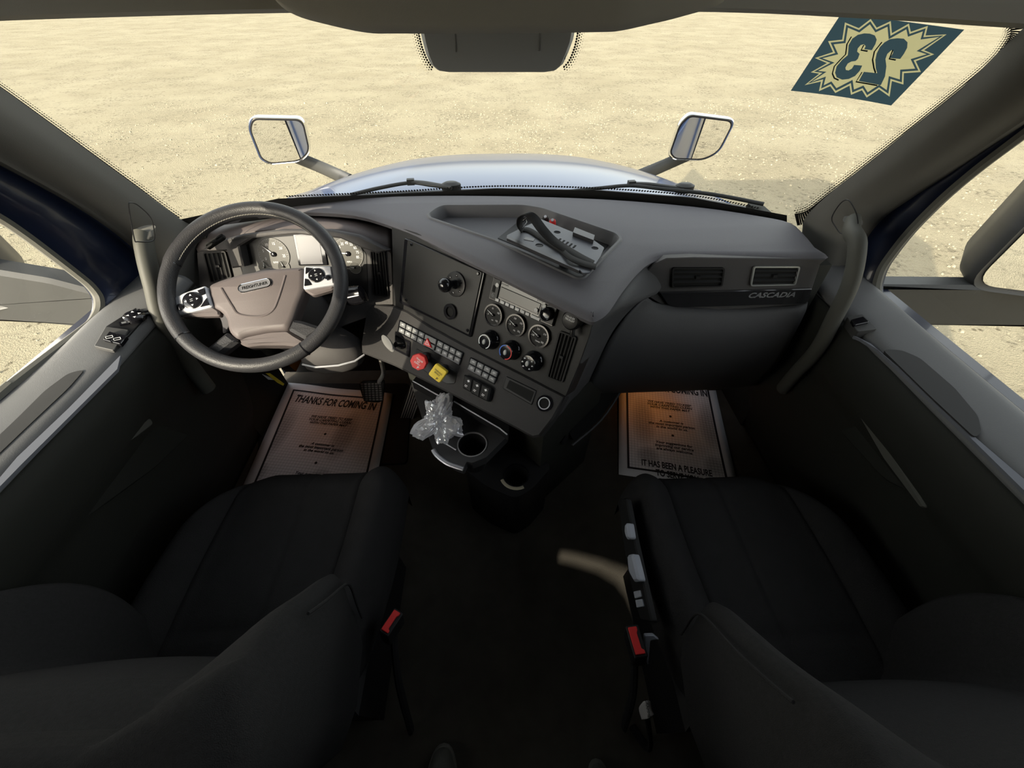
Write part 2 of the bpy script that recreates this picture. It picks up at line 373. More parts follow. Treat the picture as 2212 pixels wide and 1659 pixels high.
# ------------------------------------------------------------------ doors
def door(sd, name, wname):
    d = struct(name, (sd*.97, .2, 0))
    F = Fr((sd*XS, 0, 0), (0, 1, 0), (0, 0, 1), (-sd, 0, 0))
    if sd < 0: op = [(-140, 395), (0, 470), (60, 512), (130, 565), (190, 612), (212, 640), (214, 668), (200, 697), (110, 765), (0, 850)]
    else: op = [(2330, 200), (2212, 290), (2120, 358), (2040, 425), (1960, 505), (1905, 580), (1893, 625), (1903, 658), (1950, 705), (2080, 815), (2212, 932)]
    pts = [F.px(*p) for p in op]
    # close the opening behind the camera
    top = pts[0]; bot = pts[-1]
    pts = [(-.36, 1.36), (-.38, 1.30)][::1] + [(.30, 1.40)] + [p for p in pts if p[0] > .33 or p[1] < 1.2] + [(-.34, .825), (-.38, .86)]
    loop = [tuple(p) for p in spline([V((*p, 0)) for p in rpoly(pts, .04, 3)], 2, True)]
    loop = [(p[0], p[1]) for p in loop]
    # seal
    MB().tube([F.w(a, b, .004) for a, b in loop], .011, 8, closed=True).build('window_seal', M_seal, d)
    # pane
    m = MB(); n = len(loop); m.add([F.w(a, b, -.012) for a, b in loop], [tuple(t) for t in tessellate_polygon([[V((a, b, 0)) for a, b in loop]])])
    m.build('window_pane', M_glass, d)
    # door frame around the opening: outer outline minus opening
    if sd < 0: tp = [(-140, 275), (0, 352), (80, 395), (160, 440), (240, 493), (300, 545), (335, 600), (350, 690)]
    else: tp = [(2330, 190), (2250, 240), (2150, 305), (2050, 372), (1960, 430), (1905, 470), (1868, 515), (1835, 580), (1800, 690)]
    fpts = [F.px(*p) for p in tp]
    outer = [(-.44, .80), (-.44, 1.44), (.35, 1.50), (.60, 1.42)]+[p for p in fpts if p[0] > .62]+[(fpts[-1][0]+.01, .80)]
    tri = tessellate_polygon([[V((a, b, 0)) for a, b in outer], [V((a, b, 0)) for a, b in loop]])
    allp = outer+loop
    m = MB().add([F.w(a, b, 0) for a, b in allp], [tuple(t) for t in tri])
    m.build('window_frame', M_navy, d, solid=.03)
    # ledge below the window, swept along the door
    ys = [-.44, -.1, .2, .45, .60, .70, .80, .88, .93]
    def sec(y):
        k = max(0, (y-.62)/.3)     # the front end rises and narrows to the pillar
        return [(.955, .825), (.935, .834+.01*k), (.905, .832+.01*k), (.865, .824+.012*k), (.838, .815+.012*k), (.828, .798+.01*k)]
    rows = [[V((sd*a, y, z)) for a, z in sec(y)] for y in ys]
    MB().grid(surf(rows, 3, 3)).build('ledge', M_ledge, d, solid=.004)
    # inner panel
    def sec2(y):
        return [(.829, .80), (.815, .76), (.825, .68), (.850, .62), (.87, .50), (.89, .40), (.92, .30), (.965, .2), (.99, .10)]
    rows = [[V((sd*a, y, z)) for a, z in sec2(y)] for y in (-.44, 0, .4, .7, .93)]
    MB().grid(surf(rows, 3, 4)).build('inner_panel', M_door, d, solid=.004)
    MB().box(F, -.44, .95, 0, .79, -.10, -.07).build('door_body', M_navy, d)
    # pull pocket on the ledge and gloss strip beside it
    if sd < 0:
        pk = [(-60, 1000), (40, 905), (100, 845), (150, 808), (185, 800), (150, 840), (60, 925), (-60, 1040)]; gl = [(-40, 1085), (40, 990), (150, 885), (262, 770), (255, 800), (150, 905), (50, 1005), (-40, 1098)]
    else:
        pk = [(1905, 757), (1945, 758), (1985, 775), (2060, 840), (2110, 900), (2118, 935), (2104, 948), (2010, 860)]; gl = [(1842, 728), (1880, 745), (1940, 800), (2060, 915), (2212, 1065), (2300, 1150), (2300, 1120), (2212, 1040), (2090, 935), (1985, 835), (1900, 762), (1850, 730)]
    G = Fr((sd*.89, 0, .829), (1, 0, sd*-.2), (0, 1, 0), (-sd*.2, 0, 1)); G = Fr(G.o, (1, 0, sd*.2), (0, 1, 0), (-sd*.2, 0, 1)); MB().prism(G, [tuple(p) for p in rpoly([G.px(*p) for p in pk], .01)], -.004, .003).build('pull_pocket', M_dead if 0 else mat('pocket_plastic', (.03, .03, .03), .6), d)
    G = Fr((sd*.848, 0, .818), (1, 0, sd*.3), (0, 1, 0), V((-sd*.3, 0, 1))); MB().prism(G, [G.px(*p) for p in gl], -.004, .004).build('gloss_strip', mat('strip_plastic', (.17, .18, .21), .25), d)
    # lower pocket, handle and grooves
    H = Fr((sd*.855, 0, 0), (0, 1, 0), (0, 0, 1), (-sd, 0, 0))
    if sd < 0: pn = [(350, 915), (425, 935), (350, 1010), (190, 1130), (40, 1240), (-60, 1200), (120, 1060)]; hn = [(160, 1020), (240, 960), (330, 900), (340, 915), (250, 985), (180, 1035)]
    else: pn = [(1800, 930), (1870, 900), (2010, 1040), (2120, 1140), (2050, 1120), (1900, 1040)]; hn = [(1838, 880), (1850, 885), (1925, 985), (1995, 1098), (1980, 1098), (1900, 990)]
    MB().prism(H, rpoly([H.px(*p, .02) for p in pn], .02), -.03, .012, .008).build('map_pocket', M_door, d)
    MB().prism(H, rpoly([H.px(*p, .035) for p in hn], .01), -.02, .030, .004).build('door_handle', mat('handle_plastic', (.09, .09, .08), .5), d)
    return d, F
d1, FL = door(-1, 'door_1', 'window_2')
d2, FR_ = door(1, 'door_2', 'window_3')
# switch packs on the ledges
def zq(pts, z): return [at(*p, z=z) for p in pts]
SWL = Fr((-.88, .7, .836), (0.0, 1, 0), (-1, 0, .12), (0, 0, 1)); SWL = Fr((-.88, .7, .832), (1, 0, -.25), (0, 1, 0), (.25, 0, 1))
def pp(fr, pts, m, name, par, c0, c1, r=.003, ch=.001): return MB().prism(fr, rpoly([fr.px(*p, c1) for p in pts], r), c0, c1, ch).build(name, m, par)
pp(SWL, [(203, 747), (228, 705), (300, 660), (345, 655), (300, 700), (245, 757)], M_blk, 'switch_panel', d1, -.02, .004)
pp(SWL, [(203, 747), (228, 705), (278, 712), (245, 757)], mat('switch_frame', (.06, .06, .06), .4), 'window_switch_frame', d1, 0, .008)
b1 = pp(SWL, [(222, 733), (236, 715), (252, 720), (240, 738)], M_gloss, 'window_switch', d1, .004, .014)
b2 = pp(SWL, [(241, 738), (253, 720), (275, 724), (260, 743)], M_gloss, 'window_switch', d1, .004, .014)
for b_, c in ((b1, (236, 728)), (b2, (253, 732))):
    a, b = SWL.px(*c, .0145); F2 = SWL.sub(a, b, .0145, R(40)); k = MB(); k.box(F2, -.006, .006, .003, .004, 0, .0004); k.box(F2, -.006, .006, -.004, -.003, 0, .0004); k.box(F2, -.006, -.005, -.004, .004, 0, .0004); k.box(F2, .005, .006, -.004, .004, 0, .0004); k.build('window_symbol', M_white, b_)
a, b = SWL.px(292, 686, .006); F2 = SWL.sub(a, b, .004, R(40)); dial = MB().lathe(F2, [(.021, 0), (.020, .008), (.016, .011)], 28).build('mirror_adjuster', M_gloss, d1)
k = MB()
for i in range(4):
    G = F2.sub(.010*math.cos(i*math.pi/2), .010*math.sin(i*math.pi/2), .0115, i*math.pi/2); k.add([G.w(.004, 0), G.w(-.002, .003), G.w(-.002, -.003)], [(0, 1, 2)])
k.build('arrow_marks', M_white, dial)
for c in ((294, 673), (317, 678), (268, 698)):
    a, b = SWL.px(*c, .006); F2 = SWL.sub(a, b, .0045, R(40)); MB().box(F2, -.008, .008, -.006, .006, 0, .003).build('mirror_switch', M_gloss, d1)
    MB().box(F2, -.004, .004, -.003, .003, .003, .0034).build('switch_symbol', M_grey, d1)
SWR = Fr((.88, .7, .832), (1, 0, .25), (0, 1, 0), (-.25, 0, 1))
pp(SWR, [(1829, 684), (1863, 678), (1895, 710), (1853, 716)], mat('switch_frame', (.06, .06, .06), .4), 'window_switch_frame', d2, -.02, .006)
pp(SWR, [(1838, 690), (1865, 683), (1878, 695), (1846, 702)], M_gloss, 'window_switch', d2, .004, .012)

# ------------------------------------------------------------------ grab handles on the pillars
def grab(name, pts, rad, label):
    P = spline([at(*p[:2], x=p[2]) for p in pts], 6); rr = [rad]*len(P)
    t = thing(name, P[-1], label, 'grab handle')
    MB().tube(P, rr, 16, sx=1.25).build('handle_bar', mat('handle_grip', (.075, .075, .066), .6), t)
    MB().lathe(Fr(P[0], (1, 0, 0), (0, 1, 0), P[1]-P[0]), [(rad*1.25, -.012), (rad*1.3, .004), (rad*1.15, .010)], 20).build('upper_socket', M_trim, t)
    return t
grab('grab_handle', [(312, 505, -.83), (311, 525, -.83), (319, 570, -.83), (333, 625, -.83), (350, 690, -.825), (390, 760, -.82), (450, 840, -.82)], .017, 'curved grab handle on the pillar left of the steering wheel')
grab('grab_handle', [(1842, 478, .83), (1840, 500, .80), (1852, 530, .79), (1838, 610, .79), (1800, 690, .79), (1765, 755, .80), (1715, 810, .83), (1690, 840, .85)], .0155, 'curved grab handle between the passenger air vent and the right door')

# ------------------------------------------------------------------ exterior: hood
def hood():
    rows = []
    for y, zc, hw, cz, sh in ((1.30, .83, 1.02, .13, 0), (1.42, .835, 1.0, .12, 0), (1.46, .842, .98, .12, 0), (1.7, .835, .93, .13, 0), (1.95, .80, .87, .14, 0), (2.2, .745, .80, .15, 0), (2.4, .68, .74, .16, 0), (2.58, .58, .68, .18, 0), (2.70, .42, .62, .18, 0), (2.74, .1, .60, .15, 0), (2.74, -.6, .6, .1, 0)):
        r = []
        for u in (-1.0, -1.0, -.98, -.93, -.84, -.7, -.5, -.25, 0, .25, .5, .7, .84, .93, .98, 1.0, 1.0): r.append(V((u*hw, y, zc-cz*abs(u)**3.2)))
        for k, i in ((0, 0), (0, -1)):
            r[i] = V((r[i].x*1.02, y, -.75))
        r[1].z -= .12; r[-2].z -= .12
        rows.append(r)
    h = MB().grid(surf(rows, 3, 3)).build('hood', M_paint, smooth=60)
    h['label'] = 'glossy blue truck hood beyond the windshield reflecting the pale sky'; h['category'] = 'hood'
    return h
hd = hood()
# black cowl strip at the foot of the windshield
M_cowl = mat('cowl_black', (.02, .02, .022), .5)
cw = [at(x, y, z=.865) for x, y in ((560, 447), (640, 430), (850, 418), (1073, 410), (1300, 414), (1500, 430), (1640, 454))]
cwt = MB().grid([[p+V((0, -.10, -.01)) for p in cw], [p+V((0, .01, 0)) for p in cw], [p+V((0, .02, -.05)) for p in cw]]).build('trim_4', M_cowl, kind='structure', solid=.004)
# wipers
def wiper(a, b, pts, label):
    t = thing('windshield_wiper', at(*pts[0], z=.885), label, 'wiper', 'wipers at the foot of the windshield')
    MB().tube(spline([at(*p, z=.885+k*.003) for k, p in enumerate(b)], 6), .006, 8).build('blade', M_blackext, t)
    MB().tube(spline([at(*p, z=.895) for p in pts], 6), [.011]*6+[.008]*100 if 0 else .008, 8, sx=.6).build('arm', M_blackext, t)
    c = at(*pts[0], z=.89); MB().lathe(Fr(c, (1, 0, 0), (0, 1, 0), (0, 0, 1)), [(.02, -.01), (.02, .01), (.012, .016)], 14, sx=1.6).build('arm_cap', M_blackext, t)
    c = at(*pts[-1], z=.895); MB().box(Fr(c, (1, .1, 0), (-.1, 1, 0), (0, 0, 1)), -.012, .012, -.008, .008, -.01, .008).build('blade_clip', M_blackext, t)
wiper(0, [(757, 421), (820, 406), (886, 395), (930, 400), (975, 406)], [(975, 404), (945, 399), (915, 394), (887, 392)], 'black wiper resting against the windshield above the radio tray, left one')
wiper(0, [(1225, 414), (1300, 406), (1362, 401), (1430, 408), (1540, 420), (1650, 441)], [(1478, 407), (1440, 402), (1400, 397), (1364, 396)], 'black wiper resting against the windshield on the passenger side')
# hood mirrors
def hood_mirror(cx, cy, s, arm, label, y=2.15):
    c = at(cx, cy, y=y); t = thing('hood_mirror', at(*arm[-1], y=2.0), label, 'mirror', 'mirrors on stalks on the hood')
    n = V((-.20*s, -1, -.10)).normalized(); n = (n+V((-.25*s, 0, 0))*-1*0).normalized()
    F = Fr(c, n.cross(V((0, 0, 1)))*-1, V((0, 0, 1)), n); F = Fr(c, V((0, 0, 1)).cross(n)*1, n.cross(V((0, 0, 1)).cross(n)), n)
    W, H = .128, .10
    sh = [(-W, H*.86), (W*.72, H*1.02), (W*.98, H*.6), (W*1.05, -H*.75), (W*.8, -H), (-W*.35, -H*.98), (-W*.85, -H*.55)]
    sh = [(a*-s*-1 if s < 0 else -a, b) for a, b in sh]
    o1 = rpoly(sh, .035, 6)
    MB().ring([[F.w(a*k, b*k, c_) for a, b in o1] for k, c_ in ((.55, -.10), (.85, -.08), (1.0, -.03), (1.03, 0), (1.0, .008), (.96, .006))]).build('mirror_shell', M_chrome, t)
    MB().prism(F, [(a*.955, b*.95) for a, b in o1], 0, .0085).build('mirror_rim', M_blk, t)
    MB().prism(F, [(a*.91, b*.90) for a, b in o1], 0, .0095).build('mirror_face', M_mirror, t)
    MB().tube(spline([at(arm[0][0], arm[0][1], y=2.30), at(*arm[1], y=2.24), at(*arm[2], y=2.0)], 5), .022, 10, sx=1.5).build('stalk', M_blackext, t)
hood_mirror(611, 303, -1, [(628, 335), (690, 360), (760, 392)], 'chrome backed hood mirror on a black stalk, left of the hood')
hood_mirror(1514, 299, 1, [(1492, 332), (1440, 355), (1370, 385)], 'chrome backed hood mirror on a black stalk, right of the hood')
# side mirrors
def side_mirror(sd, armq, headc, label):
    t = thing('side_mirror', (sd*1.08, .85, .75), label, 'mirror', 'big mirrors outside the doors')
    A = [at(*p, y=.87) for p in armq]
    F = Fr((0, .87, 0), (1, 0, 0), (0, 0, 1), (0, -1, 0))
    pts = [F.l(p)[:2] for p in A]
    MB().prism(F, rpoly(pts, .015), -.05, 0, .01).build('mirror_arm', M_blackext, t)
    n = V((-sd*.30, -.95, .0)).normalized(); x = V((0, 0, 1)).cross(n)
    G = Fr(headc, x, (0, 0, 1), n); o1 = rpoly([(-.14, -.17), (.14, -.17), (.14, .42), (-.14, .42)], .06, 6)
    MB().ring([[G.w(a*k, b*k, c_) for a, b in o1] for k, c_ in ((.5, -.16), (.82, -.13), (1, -.06), (1.04, .0), (1.0, .02), (.94, .015))]).build('mirror_housing', mat('mirror_black', (.05, .05, .05), .35), t)
    MB().prism(G, [(a*.9, b*.92) for a, b in o1], 0, .0175).build('mirror_face', M_mirror, t)
side_mirror(-1, [(235, 640), (100, 605), (-300, 540), (-300, 680), (60, 700), (230, 715)], (-1.385, .86, .95), 'black housed side mirror on its arm outside the driver window')
side_mirror(1, [(1880, 618), (2120, 620), (2500, 628), (2500, 712), (2212, 708), (1940, 706)], (1.42, .86, .95), 'black housed side mirror on its arm outside the passenger window')
#PART2
# kick panels between doors and firewall
for sd, nm in ((-1, 'wall_left_front'), (1, 'wall_right_front')):
    MB().box(Fr((0, 0, 0), (1, 0, 0), (0, 1, 0), (0, 0, 1)), min(sd*.975, sd*1.02), max(sd*.975, sd*1.02), .93, 1.22, FZ, .72).build(nm, M_door, kind='structure')
# ------------------------------------------------------------------ dashboard
D = thing('dashboard', (0, 1.1, .0), 'dark grey truck dashboard with gauges, radio, switches and vents below the windshield', 'dashboard')
PZ = .92
DP = Fr((0, 0, PZ), (1, 0, 0), (0, 1, 0), (0, 0, 1))
near = [(392, 487), (430, 478), (490, 468), (560, 456), (650, 451), (761, 458), (837, 479), (900, 503), (960, 533), (1040, 572), (1120, 611), (1200, 650), (1255, 677), (1280, 687), (1297, 682), (1318, 665), (1345, 625), (1375, 588), (1405, 562), (1440, 552), (1500, 551), (1600, 552), (1785, 553)]
far = [(1768, 532), (1745, 505), (1712, 478), (1640, 462), (1500, 442), (1300, 426), (1073, 419), (850, 420), (640, 434), (500, 455), (390, 480)]
outl = [DP.px(*p) for p in near+far]
outl = [tuple(p)[:2] for p in spline([V((*p, 0)) for p in outl], 3, True)]
tray = [z2(625, 50), z2(690, 0), z2(760, -28), z2(1400, -30), z2(1560, -5), z2(2160, 200), z2(2200, 250), z2(1895, 562), z2(1830, 570), z2(1180, 268), z2(640, 82)]
trl = rpoly([DP.px(*p) for p in tray], .02, 4); tin = inset(trl, .011)
def dome(a, b): return .012*max(0, 1-((a)/.9)**2)*max(0, min(1, (b-.6)/.3))
if True:
    i1 = inset(outl, .008); i2 = inset(outl, .020)
    m = MB()
    R0 = [DP.w(a, b, -.024) for a, b in inset(outl, .020)]; Ra = [DP.w(a, b, -.022) for a, b in inset(outl, .006)]; R1_ = [DP.w(a, b, -.010) for a, b in outl]; R2 = [DP.w(a, b, -.003) for a, b in i1]; R3 = [DP.w(a, b, 0) for a, b in i2]
    m.ring([R0, Ra, R1_, R2, R3], caps=False)
    n = len(i2); tri = tessellate_polygon([[V((a, b, 0)) for a, b in i2], [V((a, b, 0)) for a, b in trl]])
    m.add([DP.w(a, b, 0) for a, b in i2+trl], [tuple(t) for t in tri])
    m.build('top_pad', M_pad, D, smooth=50)
    m = MB(); k = len(trl); m.ring([[DP.w(a, b, 0) for a, b in trl], [DP.w(a, b, .003) for a, b in inset(trl, .003)], [DP.w(a, b, .003) for a, b in inset(trl, .008)], [DP.w(a, b, 0) for a, b in tin], [DP.w(a, b, -.030) for a, b in inset(trl, .017)]], caps=False)
    fl_ = inset(trl, .017); m.add([DP.w(a, b, -.030) for a, b in fl_], [tuple(t) for t in tessellate_polygon([[V((a, b, 0)) for a, b in fl_]])])
    tr = m.build('storage_tray', mat('tray_plastic', (.085, .085, .092), .5, bump=.2, scale=900), D)
    # deeper pocket on the passenger side of the tray
    TF = Fr((0, 0, PZ-.030), (1, 0, 0), (0, 1, 0), (0, 0, 1))
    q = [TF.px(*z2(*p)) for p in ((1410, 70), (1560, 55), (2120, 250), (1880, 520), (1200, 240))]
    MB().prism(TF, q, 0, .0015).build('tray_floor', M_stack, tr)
# frames of the facia
S1 = Fr.plane((-.018, .802, .892), 39, 23.5)
S2 = Fr.plane(S1.at(1222, 855), 38, 47)
DF = Fr.plane((-.5, 1.03, .86), 0, 22)
RG = Fr.plane((.6, .815, .90), 0, 10)
def panel(fr, pts, c0, c1, m, name, par, r=.004, ch=.0015, h=None):
    return MB().prism(fr, rpoly([fr.px(*p, c1 if h is None else h) for p in pts], r), c0, c1, ch).build(name, m, par)
# driver facia
dfp = [(405, 500), (500, 472), (650, 455), (761, 462), (843, 486), (848, 560), (850, 660), (790, 665), (640, 700), (430, 700), (415, 600)]
rowsD = [[at(*p, z=.885) for p in ((398, 492), (500, 472), (650, 456), (761, 464), (846, 488))],
         [DF.at(*p) for p in ((428, 545), (525, 506), (650, 495), (775, 509), (846, 545))]]
MB().grid(surf([[p for p in rowsD[0]], rowsD[1]], 5, 2)).build('upper_facia', M_hub, D, solid=.004)
fac = MB().prism(DF, [DF.px(*p) for p in ((424, 545), (470, 522), (525, 506), (598, 496), (707, 496), (775, 509), (846, 545), (850, 665), (700, 720), (440, 720))], -.05, 0, .002).build('driver_facia', M_fas, D)
# instrument cluster
CLF = DF
clu = panel(CLF, [(514, 530), (540, 512), (640, 503), (740, 510), (792, 545), (796, 640), (530, 640)], -.02, .0015, M_blk, 'instrument_cluster', D, r=.012)
hoodp = [(430, 543), (470, 520), (525, 505), (598, 496), (707, 496), (775, 509), (838, 541), (815, 548), (785, 537), (735, 515), (640, 506), (545, 514), (516, 532), (526, 576), (500, 580), (488, 542)]
MB().prism(CLF, [CLF.px(*p, .035) for p in hoodp], 0, .035, .004).build('cluster_visor', M_fas, clu)
def gauge(fr, cx, cy, rad, par, name, face, rng, nums, txt, ang, n_t=20, bez=.0, glow=False, sq=False, needle=None, lab=None):
    a, b = fr.px(cx, cy, .002+bez); G = fr.sub(a, b, .0)
    g_ = MB().lathe(G, [(rad, 0), (rad, .003+bez), (rad*.99, .0035+bez)], 40).build(name, face, par)
    if bez: MB().annulus(G, rad*.96, rad*1.10, 0, .007+bez).build('bezel', M_gloss, par)
    c = .004+bez; m = MB(); m.annulus(G, rad*.945, rad*.965, c-.0004, c+.0002, 48) if not sq else None
    for i in range(n_t+1):
        t = R(ang[0]+(ang[1]-ang[0])*i/n_t); ln = .12 if i % 4 == 0 else .06
        F2 = G.sub(0, 0, c, t); m.box(F2, rad*(.92-ln), rad*.92, -rad*.012, rad*.012, 0, .0003)
    m.build('tick_marks', mat('tick_grey', (.30, .30, .30), .6), g_)
    for i, s_ in enumerate(nums):
        t = R(ang[0]+(ang[1]-ang[0])*i/(len(nums)-1)); text(s_, 'numeral', M_white, g_, G, rad*.64*math.cos(t), rad*.66*math.sin(t), rad*.24, c, sx=.85)
    if txt: text(txt, 'caption', M_white, g_, G, 0, -rad*.52, rad*.17, c)
    nd = R(needle if needle is not None else (ang[0]+rng*(ang[1]-ang[0])))
    F2 = G.sub(0, 0, c, nd); MB().prism(F2, [(-rad*.15, -rad*.045), (rad*.8, -rad*.012), (rad*.8, rad*.012), (-rad*.15, rad*.045)], .001, .003).build('needle', M_white, g_)
    MB().lathe(F2, [(rad*.16, 0), (rad*.15, .004), (rad*.1, .005)], 20).build('needle_hub', M_gloss, g_)
    return g_
M_face = mat('cluster_face', (.045, .044, .038), .45)
gauge(CLF, 592, 549, .043, clu, 'tachometer', M_face, 0, ['0', '5', '10', '15', '20', '25'], 'RPM', (205, -10), 25, needle=138)
gauge(CLF, 752, 548, .043, clu, 'speedometer', M_face, 0, ['25', '35', '45', '55', '65', '75', '85'], 'MPH', (140, -20), 24, needle=172)
for c, nd in (((572, 577), 80), ((614, 576), 110), ((768, 578), 170), ((727, 582), 150)): gauge(CLF, *c, .017, clu, 'small_gauge', M_face, 0, [], None, (160, 20), 8, needle=nd)
panel(CLF, [(632, 506), (696, 504), (708, 573), (645, 574)], 0, .006, M_gloss, 'display_frame', clu, r=.003)
scr = panel(CLF, [(637, 508), (689, 508), (699, 571), (649, 572)], 0, .0068, mat('grey_display', (.10, .10, .115), .3), 'display_screen', clu, r=.001)
a, b = CLF.px(694, 564, .007); text('N', 'gear_letter', mat('dim_print', (.10, .10, .10), .5), scr, CLF, a, b, .010, .0075)
# vents
def vent(fr, qd, n, par, vert=True, name='air_vent', rim=M_mblk, gleam=None, d=.0):
    P = [fr.px(*p, .004) for p in qd]
    v_ = MB().prism(fr, rpoly(P, .006), -.01, .001).build(name, M_dead, par)
    m = MB(); o = rpoly(P, .007); i_ = inset(o, .0035); k = len(o)
    m.ring([[fr.w(a, b, 0) for a, b in o], [fr.w(a, b, .006) for a, b in o], [fr.w(a, b, .006) for a, b in i_], [fr.w(a, b, 0) for a, b in i_]], caps=False).build('vent_rim', rim, v_)
    A, B, C_, D_ = [V((*p, 0)) for p in P]
    for i in range(n):
        t = (i+1)/(n+1)
        if vert: p, q_ = A.lerp(B, t), D_.lerp(C_, t)
        else: p, q_ = A.lerp(D_, t), B.lerp(C_, t)
        e = (q_-p).normalized(); p = p+e*.004; q_ = q_-e*.004; nn = V((-e.y, e.x, 0))
        m = MB(); hh = .0009; w_ = nn*hh; f = nn*.004
        m.add([fr.w(*(p-w_).xy, .005), fr.w(*(p+w_).xy, .005), fr.w(*(q_+w_).xy, .005), fr.w(*(q_-w_).xy, .005), fr.w(*(p-w_+f).xy, .0005), fr.w(*(p+w_+f).xy, .0005), fr.w(*(q_+w_+f).xy, .0005), fr.w(*(q_-w_+f).xy, .0005)],
              [(0, 1, 2, 3), (0, 3, 7, 4), (1, 2, 6, 5)]).build('louver', M_mblk, v_)
    mid = fr.px(*[sum(p[k] for p in qd)/4 for k in (0, 1)], .006); G = fr.sub(*mid, .005); MB().box(G, -.006, .006, -.004, .004, -.002, .004, .001).build('louver_tab', M_mblk, v_)
    return v_
vent(DF, [(438, 545), (487, 542), (502, 600), (455, 612)], 4, D)
vent(DF, [(799, 541), (831, 541), (840, 641), (806, 637)], 4, D)
UL = Fr.plane(at(460, 525, z=.905), -20, 40)
vent(UL, [(441, 528), (481, 504), (484, 513), (446, 538)], 2, D, vert=False)
# --- centre stack
stk = [(846, 486), (900, 503), (960, 533), (1040, 572), (1120, 611), (1200, 650), (1275, 684), (1283, 690), (1272, 730), (1250, 790), (1222, 856), (1120, 803), (1000, 743), (930, 705), (880, 672), (850, 660)]
MB().prism(S1, [S1.px(*p) for p in stk], -.05, 0, .001).build('center_stack', M_stack, D)
s2p = [(793, 655), (850, 660), (880, 672), (930, 705), (1000, 743), (1120, 803), (1222, 856), (1195, 905), (1166, 943), (1150, 946), (1080, 908), (960, 845), (900, 815), (850, 790), (800, 770), (780, 762), (779, 740)]
MB().prism(S2, [S2.px(*p) for p in s2p], -.03, 0, .005).build('switch_console', mat('console_plastic', (.026, .025, .026), .6, bump=.35, scale=700), D)
# blank cover plate
bz = panel(S1, [(873, 514), (1047, 589), (1017, 730), (862, 654)], 0, .006, M_gloss, 'cover_frame', D, r=.006)
bp_ = panel(S1, [(880, 516), (1042, 588), (1013, 724), (868, 651)], 0, .0085, mat('cover_plate', (.013, .013, .013), .4, bump=.1, scale=300), 'cover_plate', D, r=.005)
for c in ((889, 528.5), (1033, 591), (1010, 713.5), (877.5, 648)):
    a, b = S1.px(*c, .009); G = S1.sub(a, b, .0085); MB().lathe(G, [(.0042, 0), (.0042, .0015), (.003, .003)], 14).build('screw', M_gloss, bp_)
a, b = S1.px(984, 614, .011); G = S1.sub(a, b, .0085)
bm_ = MB().lathe(G, [(.031, 0), (.031, .004), (.028, .005)], 32).build('ball_mount', M_blk, D)
MB().lathe(G, [(.0125, .004), (.010, .008), (.010, .022), (.0125, .027), (.0165, .033), (.0175, .040), (.0165, .047), (.011, .053), (.004, .056)], 24).build('mount_ball', M_gloss, bm_)
for k in range(6):
    t = k*1.047+.5; MB().lathe(G.sub(.022*math.cos(t), .022*math.sin(t)), [(.0028, .005), (.0028, .0065), (.0015, .0068)], 10).build('mount_bolt', M_gloss, bm_)
a, b = S1.px(974, 673, .009); G = S1.sub(a, b, .0085); so_ = MB().annulus(G, .0125, .0205, 0, .006).build('power_socket', M_gloss, D)
MB().lathe(G, [(.0128, 0), (.0128, .001)], 24).build('socket_hole', M_dead, so_)
# radio
rq = [z2(1165, 540), z2(1688, 762), z2(1635, 945), z2(1125, 718)]
rd = panel(S1, rq, 0, .007, M_gloss, 'radio', D, r=.003)
def rpx(u, v): p = quad([V(q) for q in rq], u, v); return p.x, p.y
panel(S1, [rpx(.005, .04), rpx(.12, .04), rpx(.12, .96), rpx(.005, .96)], .006, .010, M_blk, 'side_panel', rd, r=.002)
panel(S1, [rpx(.76, .30), rpx(.99, .08), rpx(.99, .96), rpx(.76, .96)], .006, .009, M_blk, 'side_panel', rd, r=.002)
panel(S1, [z2(1225, 622), z2(1545, 760), z2(1518, 850), z2(1203, 705)], .006, .0085, mat('radio_display', (.012, .012, .014), .08, coat=.3), 'display', rd, r=.001)
for x, y, w_ in ((1192, 730, .0055), (1235, 750, .0055), (1273, 767, .0055), (1313, 785, .0055), (1353, 805, .0055), (1395, 825, .0055), (1433, 842, .0055), (1497, 872, .012)):
    a, b = S1.px(*z2(x, y), .010); MB().box(S1.sub(a, b, .007), -w_, w_, -.0038, .0038, 0, .003, .0006).build('preset_button', mat('key_white', (.50, .50, .50), .5), rd)
for x, y in ((1195, 612), (1568, 780), (1503, 812)):
    a, b = S1.px(*z2(x, y), .011); G = S1.sub(a, b, .009); MB().lathe(G, [(.0052, 0), (.005, .0025), (.003, .003)], 18).build('round_button', mat('key_white', (.50, .50, .50), .5), rd)
a, b = S1.px(*z2(1580, 845), .02); G = S1.sub(a, b, .008); MB().lathe(G, [(.0155, 0), (.0145, .012), (.012, .014), (.009, .0125)], 28).build('volume_knob', M_gloss, rd)
a, b = S1.px(*z2(1168, 640), .011); MB().box(S1.sub(a, b, .010), -.004, .004, -.008, .008, -.001, .0006).build('usb_slot', M_dead, rd)
a, b = S1.px(*z2(1158, 690), .011); MB().annulus(S1.sub(a, b, .010), .002, .0035, 0, .0008, 16).build('aux_jack', M_grey, rd)
a, b = S1.px(*z2(1250, 606), .009); text('Bluetooth', 'lettering', M_grey, rd, S1, a, b, .006, .0075)
a, b = S1.px(*z2(1535, 738), .009); text('((XM))', 'lettering', M_grey, rd, S1, a, b, .006, .0075)
